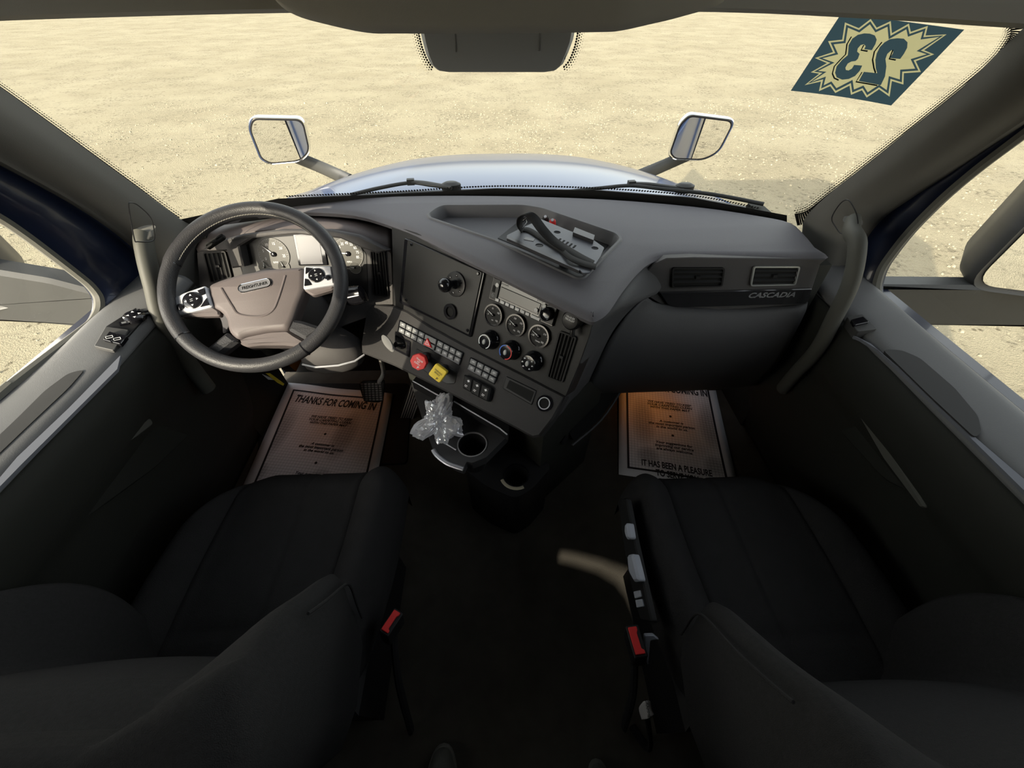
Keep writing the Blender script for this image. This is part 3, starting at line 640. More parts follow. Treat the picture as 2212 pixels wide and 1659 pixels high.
# gauges, knobs
M_dial = mat('dial_black', (.012, .012, .012), .6, spec=.2)
for c, nums, cap, nd in ((z2(1168, 850), ['0', '50', '100', '150'], 'AIR', 160), (z2(1345, 932), ['0', '100', '175', '250'], 'OIL', 160), (z2(1530, 1018), ['150', '200', '270', '350'], 'TRANS', 160)):
    gauge(S1, *c, .0245, D, 'round_gauge', M_dial, 0, nums, cap, (190, -40), 16, bez=.002, needle=nd)
def knob(cx, cy, bx, by, ringm, marks):
    h = .030; a, b = S1.px(cx, cy, h); a0, b0 = S1.px(bx, by, 0); G = S1.sub(a, b)
    kk = MB().lathe(G, [(.0245, 0), (.0245, .004), (.021, .008), (.0205, h-.004), (.0185, h), (.010, h+.0005)], 36).build('rotary_knob', M_gloss, D)
    for m_, r0, r1, t0, t1 in marks:
        mm = MB(); k = 20
        for i in range(k):
            u, v = R(t0+(t1-t0)*i/k), R(t0+(t1-t0)*(i+1)/k)
            mm.add([G.w(r0*math.cos(u), r0*math.sin(u), h+.0008), G.w(r1*math.cos(u), r1*math.sin(u), h+.0008), G.w(r1*math.cos(v), r1*math.sin(v), h+.0008), G.w(r0*math.cos(v), r0*math.sin(v), h+.0008)], [(0, 1, 2, 3)])
        mm.build('dial_mark', m_, kk)
    MB().lathe(G, [(.0045, h), (.004, h+.004), (.002, h+.005)], 16, sy=1.6).build('knob_grip', mat('knob_grey', (.35, .36, .36), .3), kk)
    return kk, G, h
knob(1046.4, 738, 0, 0, M_white, [(M_white, .0155, .0175, -60, 220)])
knob(1092, 761, 0, 0, M_white, [(M_red, .0155, .0178, -80, 88), (M_blue, .0155, .0178, 100, 230)])
kk, G, h = knob(1139.7, 785, 0, 0, M_white, [])
for i in range(7):
    t = R(-50+i*47); mm = MB(); g2 = G.sub(.0135*math.cos(t), .0135*math.sin(t), h+.0008); mm.box(g2, -.0022, .0022, -.0005, .0005, 0, .0002); mm.box(g2, -.0004, .0004, -.002, .002, 0, .0002); mm.box(g2, -.0022, -.0012, -.002, -.0005, 0, .0002)
    mm.build('airflow_symbol', M_white, kk)
a, b = S1.px(1233, 692, .03); G = S1.sub(a, b); tv = MB().lathe(G, [(.018, 0), (.018, .012), (.021, .018), (.021, .028), (.017, .034), (.008, .036)], 30).build('valve_knob', M_blk, D)
MB().tube([G.w(.005, -.012, .02), G.w(.009, -.026, .022), G.w(.011, -.033, .02)], [.006, .0055, .005], 10).build('valve_lever', M_blk, tv)
text('TRAILER\nTROLLEY', 'lettering', M_white, tv, G, 0, .004, .0055, .0365)
vent(S1, [z2(1690, 972), z2(1830, 1025), z2(1715, 1395), z2(1590, 1345)], 4, D)
# switch rows
def keys(name, qd, cols, skip, lab):
    P = [V(p) for p in qd]; par = MB().prism(S2, rpoly([S2.px(*p, .003) for p in qd], .002), -.001, .004, .001).build(name, M_gloss, D)
    for r_ in range(2):
        for c in range(cols):
            if (r_, c) in skip: continue
            u0, u1 = (c+.07)/cols, (c+.93)/cols; v0, v1 = (.06, .45) if r_ == 0 else (.55, .92)
            q_ = [quad(P, *t) for t in ((u0*.985+.01, v0), (u1*.985+.01, v0), (u1*.985+.01, v1), (u0*.985+.01, v1))]
            k = MB().prism(S2, rpoly([S2.px(p.x, p.y, .008) for p in q_], .0015), .003, .0085, .0012).build('rocker_key', M_grey, par)
            cc = sum((V((*S2.px(p.x, p.y, .009), 0)) for p in q_), V())/4; G = S2.sub(cc.x, cc.y, .0087)
            mk = MB(); mk.box(G, -.0042, .0042, -.0004, .0004, 0, .0002); mk.box(G, -.003, .003, .0016, .0022, 0, .0002)
            if (r_+c) % 2: mk.box(G, -.003, .002, -.0024, -.0019, 0, .0002)
            mk.build('key_symbol', M_white, k)
    return par
qd = [z2(415, 888), z2(922, 1148), z2(892, 1248), z2(398, 985)]
sw = keys('switch_row', qd, 10, {(0, 4), (0, 5), (1, 4), (1, 5)}, '')
for v0, v1 in ((.06, .45), (.55, .92)):
    q_ = [quad([V(p) for p in qd], *t) for t in ((.41, v0), (.585, v0), (.585, v1), (.41, v1))]
    MB().prism(S2, rpoly([S2.px(p.x, p.y, .008) for p in q_], .0015), .003, .0085, .0012).build('blank_key', M_grey, sw)
tri = [S2.px(*z2(*p), .012) for p in ((637, 1030), (672, 1112), (604, 1085))]
hz = MB().prism(S2, rpoly(tri, .003), .006, .0125, .0015).build('hazard_switch', M_red, D)
c_ = (sum(p[0] for p in tri)/3, sum(p[1] for p in tri)/3)
m = MB()
for s_ in (.62, .34):
    o = [(c_[0]+(p[0]-c_[0])*s_, c_[1]+(p[1]-c_[1])*s_) for p in tri]; i_ = [(c_[0]+(p[0]-c_[0])*(s_-.1), c_[1]+(p[1]-c_[1])*(s_-.1)) for p in tri]
    m.ring([[S2.w(a, b, .0128) for a, b in o], [S2.w(a, b, .0128) for a, b in i_]], caps=False)
m.build('triangle_mark', M_white, hz)
keys('switch_block', [z2(980, 1185), z2(1207, 1300), z2(1168, 1402), z2(955, 1282)], 4, {}, '')
for i, q_ in enumerate(([(928, 1322), (1000, 1360), (985, 1468), (912, 1430)], [(1000, 1355), (1070, 1392), (1052, 1510), (978, 1470)], [(1068, 1393), (1142, 1430), (1118, 1542), (1042, 1505)])):
    rk = panel(S2, [z2(*p) for p in q_], 0, .016, M_mblk, 'rocker_switch', D, r=.003, ch=.004)
    c = [sum(z2(*p)[k] for p in q_)/4 for k in (0, 1)]; a, b = S2.px(*c, .016); G = S2.sub(a, b, .0162, R(-4))
    mk = MB(); mk.box(G, -.004, .004, .006, .008, 0, .0003); mk.box(G, -.0015, .0015, .004, .010, 0, .0003); mk.box(G, -.004, .004, -.006, -.005, 0, .0003); mk.box(G, -.004, .003, -.009, -.008, 0, .0003); mk.build('switch_symbol', M_white, rk)
dsp = panel(S2, [z2(1265, 1335), z2(1507, 1452), z2(1468, 1568), z2(1238, 1435)], 0, .003, M_blk, 'blank_slot', D, r=.003)
panel(S2, [z2(1290, 1365), z2(1492, 1462), z2(1460, 1545), z2(1262, 1430)], .001, .0036, M_dead, 'slot_recess', dsp, r=.002)
a, b = S2.px(*z2(1568, 1553), .004); G = S2.sub(a, b); sk = MB().annulus(G, .0125, .0145, 0, .005).build('outlet_ring', M_silv, D); MB().annulus(G, .0145, .0195, 0, .003).build('outlet_flange', M_gloss, sk); MB().lathe(G, [(.0125, 0), (.0125, .002)], 24).build('outlet_hole', M_dead, sk)
# lever in its square well
lw = panel(S2, [z2(378, 1005), z2(502, 1062), z2(492, 1188), z2(372, 1128)], 0, .004, M_gloss, 'lever_well', D, r=.004)
panel(S2, [z2(395, 1025), z2(480, 1065), z2(470, 1160), z2(388, 1118)], .001, .0046, M_dead, 'well_opening', lw, r=.003)
p0 = S2.at(*z2(440, 1095), .004); p1 = S2.at(*z2(385, 1085), .030); p2 = S2.at(*z2(325, 1075), .045)
MB().tube([p0, p0.lerp(p1, .6), p1], [.011, .009, .008], 12).build('lever_arm', M_gloss, lw)
G = Fr.plane(p2, 30, 62); MB().lathe(G.sub(0, 0, 0, R(-28)), [(.010, -.007), (.0165, -.003), (.0175, .001), (.015, .006), (.006, .008)], 28, sx=1.9, sy=.62).build('lever_grip', mat('lever_grey', (.16, .16, .16), .25, coat=.5), lw)
# pocket with the two brake valves
pk = panel(S2, [z2(548, 1112), z2(882, 1300), z2(858, 1398), z2(790, 1400), z2(520, 1240)], 0, .0012, M_blk, 'valve_recess', D, r=.006)
def valve(tip, base, mcol, n, rot, rad, name, cap, tcol):
    h = .050; a, b = S2.px(*tip, h); G0 = S2.at(*base, 0); P1 = S2.w(a, b, h); ax = (P1-G0).normalized(); G = Fr(P1, S2.x-ax*S2.x.dot(ax), ax.cross(S2.x), ax); G = Fr(P1, G.y.cross(ax) if 0 else G.x, G.y, ax)
    k = MB().lathe(Fr(G0, G.x, G.y, ax), [(.015, 0), (.014, .008), (.010, .012), (.009, (P1-G0).length)], 20).build(name, M_blk, D)
    o = [(rad*math.cos(R(rot+360*i/n)), rad*math.sin(R(rot+360*i/n))) for i in range(n)]; o = rpoly(o, rad*(.07 if n > 4 else .2), 3)
    MB().prism(G, o, -.012, .002, .0015).build('knob_face', mcol, k); MB().lathe(G, [(.010, -.024), (.012, -.010)], 18).build('knob_neck', mcol, k)
    text(cap, 'lettering', tcol, k, G.sub(0, 0, 0, R(-18)), 0, .001, .0062, .0024, sx=.9, off=.01); text('P', 'park_mark', tcol, k, G.sub(0, 0, 0, R(-18)), .007, -.013, .010, .0024, off=.02)
valve((904, 782), (921, 772), M_red, 8, 12, .0225, 'trailer_air_knob', 'TRAILER\nAIR\nSUPPLY', M_white)
valve((945.8, 806), (960, 799), M_yel, 4, 30, .0255, 'parking_brake_knob', 'PARKING\nBRAKE', M_ink)
# wing between stack and glovebox
A = [S1.at(1281, 690), S1.at(1262, 760), S1.at(1222, 856), S2.at(1168, 944), at(1172, 965, z=.50), at(1200, 1000, z=.36)]
Bp = [((1440, 560), .84), ((1405, 612), .815), ((1354, 678), .775), ((1313, 737), .76), ((1282, 812), .80), ((1262, 850), .86), ]
B = [at(*p, y=y) for p, y in Bp]
A = [at(1290, 682, z=.903), S1.at(1279, 705), S1.at(1266, 748), S1.at(1249, 792), S1.at(1222, 857), S2.at(1168, 944)]
Mi = [at(1343, 624, z=.903), at(1338, 662, y=.67), at(1318, 702, y=.665), at(1288, 756, y=.66), at(1252, 816, y=.655), at(1214, 892, y=.65)]
Mj = [at(1396, 566, z=.903), at(1384, 640, y=.735), at(1352, 674, y=.705), at(1309, 733, y=.688), at(1273, 802, y=.687), at(1242, 872, y=.71)]
B = [at(1440, 549, z=.903), at(1426, 626, y=.80), at(1376, 656, y=.745), at(1324, 716, y=.715), at(1289, 790, y=.718), at(1266, 852, y=.79)]
MB().grid(surf([A, Mi, Mj, B], 5, 5)).build('console_side', M_glove, D, sub=0, smooth=60)
# right facia band
rb = [(1385, 600), (1410, 572), (1440, 558), (1500, 556), (1785, 560), (1772, 572), (1744, 657), (1600, 668), (1452, 672), (1398, 640)]
MB().prism(RG, [RG.px(*p) for p in rb], -.05, 0, .002).build('passenger_facia', M_fas, D)
vent(RG, [(1452, 578), (1566, 578), (1560, 619), (1451, 622)], 3, D, vert=False)
vent(RG, [(1628, 575), (1729, 575), (1718, 616), (1620, 618)], 3, D, vert=False, rim=mat('bright_rim', (.4, .42, .42), .25, metal=.6))
gs = panel(RG, [(1425, 633), (1755, 624), (1748, 648), (1740, 657), (1456, 665), (1442, 658)], 0, .008, mat('gloss_band', (.02, .02, .022), .08, coat=1), 'gloss_band', D, r=.003)
a, b = RG.px(1667, 638, .009); a0, _ = RG.px(1614, 640, .009); a1, _ = RG.px(1722, 638, .009)
nm = text('CASCADIA', 'model_lettering', mat('badge_metal', (.33, .34, .36), .3, metal=.7), gs, RG, a, b, .0185, .0085, sx=1.32, ext=.001, shear=.25, off=.028)
# glove box
def gl_rows():
    R_ = [[at(x, y, y=d) for x, y, d in P] for P in (
        [(1394, 640, .765), (1440, 660, .795), (1600, 664, .808), (1744, 655, .808)], [(1350, 684, .73), (1440, 680, .77), (1600, 682, .785), (1738, 674, .785)],
        [(1309, 745, .71), (1430, 738, .745), (1590, 736, .76), (1712, 726, .77)], [(1283, 800, .718), (1400, 796, .755), (1560, 795, .775), (1680, 782, .785)],
        [(1268, 836, .75), (1372, 834, .80), (1535, 830, .83), (1645, 818, .84)], [(1272, 850, .82), (1342, 844, .87), (1528, 837, .90), (1630, 828, .90)])]
    R_.append(R_[-1])
    return R_
gr = gl_rows(); gr[-1] = [p+V((0, .12, 0)) for p in gr[-2]]
gb = MB().grid(surf(gr, 6, 4)).build('glove_box', M_glove, D, solid=.006, smooth=70)
MB().box(WF, .36, .77, .95, 1.25, .37, .80).build('glove_box_body', M_dead, D)
# right flank of the dashboard down to the floor trim
MB().prism(Fr((.79, 0, 0), (0, 1, 0), (0, 0, 1), (1, 0, 0)), [(.83, .89), (1.20, .89), (1.30, .30), (.95, .30), (.86, .45), (.80, .62)], -.02, .02).build('end_panel', M_door, D)
MB().prism(Fr((-.84, 0, 0), (0, 1, 0), (0, 0, 1), (1, 0, 0)), [(1.06, .89), (1.20, .89), (1.30, .30), (1.1, .30), (1.0, .60)], -.02, .02).build('end_panel', M_door, D)
MB().box(WF, -.80, -.26, 1.02, 1.25, .46, .72).build('knee_panel', M_door, D)
MB().box(WF, -.30, .28, 1.0, 1.28, .605, .84).build('dash_core', M_dead, D)
# ---- lower console: tower, drawer with cup holder, base
tw = [at(*p, z=.50) for p in ((868, 800), (930, 830), (1030, 885), (1110, 940), (1160, 985), (1225, 930))]
plan = [(p.x, p.y) for p in tw]; plan = [(plan[0][0], plan[0][1]+.05)]+[(x+.02, y+.05) for x, y in plan[1:5]]+[(.30, .78), (.30, 1.2), (-.30, 1.2)]
LC = thing('center_console', (0, .8, 0), 'black lower console with a pulled-out cup holder drawer and a second cup well', 'console')
MB().prism(WF, plan, FZ, .60).build('console_tower', M_door, LC)
z_t = .50; T = Fr((0, 0, z_t), (1, 0, 0), (0, 1, 0), (0, 0, 1))
cupc = T.px(1020, 960)
op_ = [(888, 826), (915, 838), (975, 872), (1084, 934), (1098, 940), (1072, 966), (1050, 988), (1020, 1000), (1008, 997), (1001, 1012), (985, 1006), (958, 990), (936, 972), (905, 880)]
opl = rpoly([T.px(*p) for p in op_], .004, 3); hole = [(cupc[0]+.039*math.cos(k*math.pi/16), cupc[1]+.039*math.sin(k*math.pi/16)) for k in range(32)]
m = MB(); tri = tessellate_polygon([[V((a, b, 0)) for a, b in opl], [V((a, b, 0)) for a, b in hole]])
m.add([T.w(a, b) for a, b in opl+hole], [tuple(t) for t in tri]); m.ring([[T.w(a, b, 0) for a, b in opl], [T.w(a, b, -.03) for a, b in opl]], caps=False)
dr = m.build('cup_drawer', mat('drawer_plastic', (.04, .04, .042), .4), LC, smooth=30)
def cup(fr, c, r, dp, par, rim):
    G = fr.sub(*c); MB().ring([[G.w(q*math.cos(k*math.pi/20), q*math.sin(k*math.pi/20), cc) for k in range(40)] for q, cc in ((r, 0), (r*.97, -dp*.5), (r*.9, -dp), (.001, -dp))], caps=False).build('cup_well', M_blk, par)
    MB().annulus(G, r*.97, r*1.04, -.002, .0025, 40).build('cup_rim', rim, par)
cup(T, cupc, .039, .09, LC, mat('rim_grey', (.25, .25, .26), .3))
P = [T.at(*p) for p in ((936, 972), (945, 985), (965, 1000), (985, 1008), (1001, 1013))]
MB().tube(spline(P, 5), .0065, 10, sx=.7).build('drawer_handle', mat('satin_grey', (.42, .42, .45), .3, metal=.5), LC)
P = [T.at(*p) for p in ((962, 958), (985, 972))]; MB().tube(P, .002, 6).build('drawer_edge', M_silv, LC)
# storage bin above the drawer with bright edge
BN = Fr((0, 0, .56), (1, 0, 0), (0, 1, 0), (0, 0, 1))
MB().prism(BN, [BN.px(*p) for p in ((890, 824), (968, 866), (985, 868), (1080, 924), (1098, 938), (1100, 918), (1000, 860), (900, 812))], -.03, .0).build('bin_lip', M_blk, LC)
MB().tube([BN.at(892, 823), BN.at(968, 866)], .0022, 6).build('bin_edge', M_silv, LC); MB().tube([BN.at(981, 867), BN.at(1079, 925), BN.at(1096, 939)], .0022, 6).build('bin_edge', M_silv, LC)
# base with second cup well
zb = .36; Bf = Fr((0, 0, zb), (1, 0, 0), (0, 1, 0), (0, 0, 1))
bpts = [(1000, 1010), (1050, 1050), (1114, 1077), (1150, 1056), (1192, 1008), (1150, 970), (1080, 960), (1020, 985)]
bl = rpoly([Bf.px(*p) for p in bpts], .02, 4); c2 = Bf.px(1115, 1026); hole = [(c2[0]+.037*math.cos(k*math.pi/16), c2[1]+.037*math.sin(k*math.pi/16)) for k in range(32)]
m = MB(); tri = tessellate_polygon([[V((a, b, 0)) for a, b in bl], [V((a, b, 0)) for a, b in hole]])
m.add([Bf.w(a, b) for a, b in bl+hole], [tuple(t) for t in tri]); m.ring([[Bf.w(a, b, 0) for a, b in bl], [Bf.w(a, b, FZ-zb) for a, b in bl]], caps=False)
m.build('console_base', M_blk, LC, smooth=30)
cup(Bf, c2, .037, .09, LC, M_gloss)
P = [Bf.w(c2[0]+.045*math.cos(R(t)), c2[1]+.045*math.sin(R(t)), .002) for t in range(200, 300, 12)]
MB().tube(P, .005, 8, sx=.4).build('cup_liner', mat('liner_tan', (.30, .27, .20), .5), LC)
# side pocket on the passenger face of the console
PKF = Fr.plane(at(1290, 890, z=.42), -38, 20)
MB().prism(PKF, rpoly([PKF.px(*p) for p in ((1341, 819), (1336, 848), (1296, 905), (1240, 953), (1230, 935), (1262, 895), (1300, 850))], .006), -.02, .0).build('side_pocket', M_dead, LC)
MB().tube(spline([PKF.at(*p, .002) for p in ((1339, 848), (1298, 908), (1236, 962))], 4), .004, 8).build('pocket_lip', M_glove, LC)
MB().box(PKF.sub(*PKF.px(1219, 950), 0, R(35)), -.014, .014, -.008, .008, -.03, .002).build('usb_port', M_blk, LC)
#PART3
# ------------------------------------------------------------------ steering column and wheel
WC = CAM+(V((-.631, .881, .830))-CAM)*.93
WN = Fr.plane(WC, -8.2, 54.9)
SC_ = thing('steering_column', (-.56, .95, .55), 'brown-black steering column shroud behind the steering wheel', 'steering column')
ax = -WN.n
MB().ring([[WN.w(r_*math.cos(t*math.pi/16)*sx_, r_*math.sin(t*math.pi/16)+oy, c_) for t in range(32)] for r_, sx_, oy, c_ in ((.05, 1, 0, -.035), (.07, 1.0, 0, -.06), (.085, 1.15, -.01, -.10), (.09, 1.2, -.02, -.20), (.09, 1.1, -.02, -.30))]).build('column_shroud', M_fas, SC_, smooth=60)
P = [at(*p, z=.60) for p in ((652, 783), (680, 788), (730, 784), (765, 775), (783, 762), (783, 740), (740, 715), (690, 715), (655, 745))]
lc = sum(P, V())/len(P); MB().ring([[lc+(p-lc)*k+V((0, 0, dz)) for p in P] for k, dz in ((.8, -.05), (.96, -.03), (1, 0), (.97, .015), (.8, .04), (.5, .06))]).build('lower_shroud', M_fas, SC_, smooth=60)
MB().tube([at(*p, z=.60)+V((0, 0, -.004)) for p in ((652, 785), (680, 791), (730, 787), (765, 778), (786, 764))], .003, 6).build('shroud_trim', M_silv, SC_)
stk_ = thing('stalk_lever', at(760, 640, y=.93), 'black multifunction stalk with ribbed knob right of the steering wheel', 'stalk')
c = at(768, 638, y=.92); c0 = at(722, 648, y=.93)
MB().tube([c0, c0.lerp(c, .5), c], [.011, .010, .012], 12).build('stalk_arm', M_blk, stk_)
kb = MB().tube([c0.lerp(c, .45), c0.lerp(c, .6), c, c+(c-c0)*.35, c+(c-c0)*.42], [.012, .02, .022, .019, .010], 16, sx=1.3).build('stalk_knob', M_gloss, stk_)
MB().tube([c+(c-c0)*k+V((0, -.024, .012)) for k in (-.2, .3)], .0015, 6).build('knob_mark', M_white, kb)
W = thing('steering_wheel', WC, 'black leather steering wheel with brown-grey hub and silver button pods', 'steering wheel')
rm, rn = .1960, .0165
def rimpath(a0, a1, n): return [WN.w(rm*math.cos(R(a0+(a1-a0)*i/n)), rm*math.sin(R(a0+(a1-a0)*i/n)), 0) for i in range(n+1)]
rp = rimpath(0, 360, 96)[:-1]
rim = MB().tube(rp, [rn*(1.08 if (20 < i*3.75 < 160) else 1) for i in range(96)], 18, closed=True, sx=1.06).build('rim', M_leath, W, smooth=80)
for a_ in (24, 158, 214, 300):
    q_ = rimpath(a_, a_+.8, 1); MB().tube(q_, rn*1.09, 18).build('rim_seam', M_gloss, rim)
MB().tube([WN.w((rm-rn*1.02)*math.cos(R(t)), (rm-rn*1.02)*math.sin(R(t)), .006+.0012*(k % 2)) for k, t in enumerate([28+i*1.0 for i in range(128)])], .0011, 5).build('stitching', mat('thread_grey', (.16, .155, .14), .8), rim)
def wp(x, y, h=0): return WN.px(x, y, h)
hubp = [z1(535, 790), z1(640, 745), z1(800, 698), z1(1050, 655), z1(1310, 640), z1(1308, 830), z1(1265, 930), z1(1225, 1050), z1(1180, 1145), z1(1030, 1152), z1(850, 1190), z1(775, 1228), z1(700, 1165), z1(685, 1060), z1(640, 1000), z1(575, 970)]
hh = -.008
hp_ = rpoly([wp(*p, hh) for p in hubp], .012, 4)
hub = MB().ring([[WN.w(a, b, c_) for a, b in (hp_ if not k else inset(hp_, k))] for k, c_ in ((.004, -.06), (0, -.03), (0, hh-.012), (.003, hh-.005), (.012, hh-.001))], caps=False)
hi = inset(hp_, .012); hub.add([WN.w(a, b, hh-.001) for a, b in hi], [tuple(t) for t in tessellate_polygon([[V((a, b, 0)) for a, b in hi]])])
hub = hub.build('hub', M_hub, W, smooth=60)
cr_ = [z1(655, 820), z1(740, 960), z1(800, 1030), z1(960, 1045), z1(1060, 1000), z1(1110, 900), z1(1165, 720)]
MB().tube(spline([WN.at(*p, hh-.0005) for p in cr_], 6), .0028, 8, sx=.8).build('hub_crease', M_hub, hub)
lowp = [z1(775, 1228), z1(850, 1192), z1(1030, 1155), z1(1180, 1148), z1(1240, 1190), z1(1320, 1235), z1(1290, 1285), z1(1150, 1270), z1(960, 1270), z1(850, 1285), z1(800, 1265)]
MB().prism(WN, rpoly([wp(*p, -.02) for p in lowp], .006), -.06, -.022, .006).build('hub_skirt', M_hub, W)
def spoke(pts, m, name, c0, c1, ch=.004): return MB().prism(WN, rpoly([wp(*z1(*p), c1) for p in pts], .006), c0, c1, ch).build(name, m, W)
sL = spoke([(262, 900), (350, 855), (525, 795), (580, 965), (400, 1010), (275, 1032)], M_silv, 'silver_pod', -.02, -.004)
spoke([(275, 1030), (400, 1005), (590, 965), (640, 1000), (640, 1040), (500, 1042), (330, 1050)], M_hub, 'pod_underside', -.03, -.014)
sR = spoke([(1312, 640), (1535, 640), (1558, 788), (1440, 805), (1305, 828)], M_silv, 'silver_pod', -.02, -.004)
spoke([(1305, 830), (1440, 808), (1558, 790), (1545, 830), (1380, 878)], M_hub, 'pod_underside', -.03, -.014)
spoke([(690, 1165), (790, 1240), (620, 1370), (520, 1400), (455, 1330), (510, 1310)], M_leath, 'lower_spoke', -.035, -.012, .008)
spoke([(1215, 1065), (1290, 1075), (1440, 1125), (1440, 1160), (1330, 1235), (1180, 1150)], M_leath, 'lower_spoke', -.035, -.012, .008)
for pod, C1, rr, C2, r2, sq, arrows in ((sL, (418, 915), .0205, (320, 968), .0078, [[(455, 835), (515, 812), (525, 862), (490, 875)], [(515, 915), (535, 890), (555, 950), (480, 968)]], True),
                                (sR, (1410, 715), .0185, (1500, 733), .007, [[(1325, 650), (1385, 655), (1345, 690), (1322, 705)], [(1318, 738), (1345, 745), (1375, 790), (1312, 800)]], False)):
    a, b = wp(*z1(*C1), 0); G = WN.sub(a, b, -.004, R(10))
    dd = MB().lathe(G, [(rr, 0), (rr, .003), (rr*.9, .0045), (rr*.4, .004)], 32).build('button_dial', M_gloss, pod)
    mk = MB()
    for i in range(4):
        g2 = G.sub(.62*rr*math.cos(R(90*i)), .62*rr*math.sin(R(90*i)), .0046, R(90*i)); s_ = .0032
        if arrows: mk.add([g2.w(s_*.8, 0), g2.w(-s_*.6, s_*.8), g2.w(-s_*.6, -s_*.8)], [(0, 1, 2)])
        else: mk.box(g2, -s_*.7, s_*.7, -.0004, .0004, 0, .0002); mk.box(g2, -.0004, .0004, -s_*.8, s_*.3, 0, .0002)
    mk.box(G, -.003, .003, .0018, .0024, .0043, .0047); mk.box(G, -.003, .003, -.0024, -.0018, .0043, .0047); mk.build('dial_symbol', M_white, dd)
    a, b = wp(*z1(*C2), 0); G = WN.sub(a, b, -.004); MB().lathe(G, [(r2, 0), (r2, .003), (r2*.8, .004)], 20).build('round_button', M_gloss, pod)
    for q_ in sq: MB().prism(WN, rpoly([wp(*z1(*p), 0) for p in q_], .002), -.005, -.002, .001).build('corner_button', M_gloss, pod)
a, b = wp(547, 614.5, 0); G = WN.sub(a, b, hh-.001, R(9)); L_, H_ = .0385, .0115
ov = [(s_*(L_-H_)+H_*math.cos(t), H_*math.sin(t)) for s_, ts in ((1, range(-6, 7)), (-1, range(6, 19))) for t in [k*math.pi/12 for k in ts]]
bd = MB().ring([[G.w(x_*k, y_*k2, c_) for x_, y_ in ov] for k, k2, c_ in ((1, 1, 0), (1, 1, .003), (.94, .84, .0035), (.92, .78, .002))]).build('emblem', M_chrome, W)
MB().prism(G, [(x_*.92, y_*.78) for x_, y_ in ov], .001, .0023).build('emblem_field', mat('emblem_grey', (.12, .12, .13), .4), bd)
text('FREIGHTLINER', 'emblem_lettering', M_chrome, bd, G, 0, 0, .0105, .0026, sx=.86, off=.02)
# key tag hanging below the column
tg = thing('key_tag', at(590, 805, y=.86), 'yellow strip and white paper tag hanging under the steering wheel', 'tag')
F = Fr.plane(at(585, 815, y=.88), 0, 45)
MB().prism(F, [F.px(*p) for p in ((566, 808), (584, 815), (601, 820), (592, 821), (580, 820))], 0, .001).build('white_tag', mat('tag_white', (.7, .68, .66), .6), tg)
MB().prism(F, [F.px(*p, .003) for p in ((574, 806), (583, 806), (614, 829), (612, 833), (600, 827))], .002, .0045).build('yellow_strip', M_yel, tg)
# ------------------------------------------------------------------ pedals
bpq = thing('brake_pedal', at(805, 850, z=.25), 'square brake pedal with waffle rubber left of the accelerator', 'pedal')
F = Fr.plane(at(803, 845, z=.27), 0, 40)
pq = [(774, 830), (782, 823), (829, 821), (830, 832), (826, 866), (818, 870), (786, 868)]
pd_ = MB().prism(F, rpoly([F.px(*p) for p in pq], .006), -.012, 0, .002).build('pedal_pad', M_rub, bpq)
a0, b0 = F.px(777, 828); a1, b1 = F.px(828, 866); m = MB()
for i in range(6):
    for j in range(8):
        u0 = a0+.004+(a1-a0-.004)*i/6; v0 = b0+(b1-b0)*j/8; k = (j/8)*.008*(1 if i == 0 else 0)
        m.box(F, u0+k, u0+(a1-a0)/6*.74, v0+(b1-b0)/8*.74, v0, 0, .004, .0008)
m.build('tread_blocks', M_pedal, pd_)
MB().tube(spline([at(820, 768, z=.52), at(826, 790, z=.44), at(828, 808, z=.36), at(818, 826, z=.29), F.w(0, 0, -.01)], 5), .011, 10, sx=.7).build('pedal_arm', mat('arm_metal', (.5, .5, .5), .4, metal=.4), bpq)
ac = thing('accelerator_pedal', at(875, 920, z=.08), 'long ribbed accelerator pedal beside the console', 'pedal')
pb = at(873, 921, z=.06); pt = at(878, 795, z=.34); up = (pt-pb).normalized(); xx = V((1, 0, 0)); nn = xx.cross(up)
F = Fr(pb, xx, up, nn if nn.z > 0 else -nn)
aq = [(855, 920), (890, 921), (895, 880), (896, 840), (893, 808), (888, 797), (877, 793), (866, 797), (862, 810), (863, 835), (858, 870)]
apl = MB().prism(F, rpoly([F.px(*p) for p in aq], .004), -.014, 0, .002).build('pedal_pad', M_rub, ac)
for i in range(6):
    t = (i+.5)/6; P = [V((*F.px(857+t*31, 918), 0)), V((*F.px(862+t*32, 868), 0)), V((*F.px(864+t*31, 838), 0)), V((*F.px(865+t*26, 800), 0))]
    MB().tube([F.w(p.x, p.y, .001) for p in spline(P, 4)], .0028, 6).build('tread_rib', M_pedal, apl)
for yy in (836, 848, 860):
    MB().tube([F.at(864, yy, .001), F.at(893, yy+1, .001)], .0012, 6).build('tread_bar', M_blk, apl)
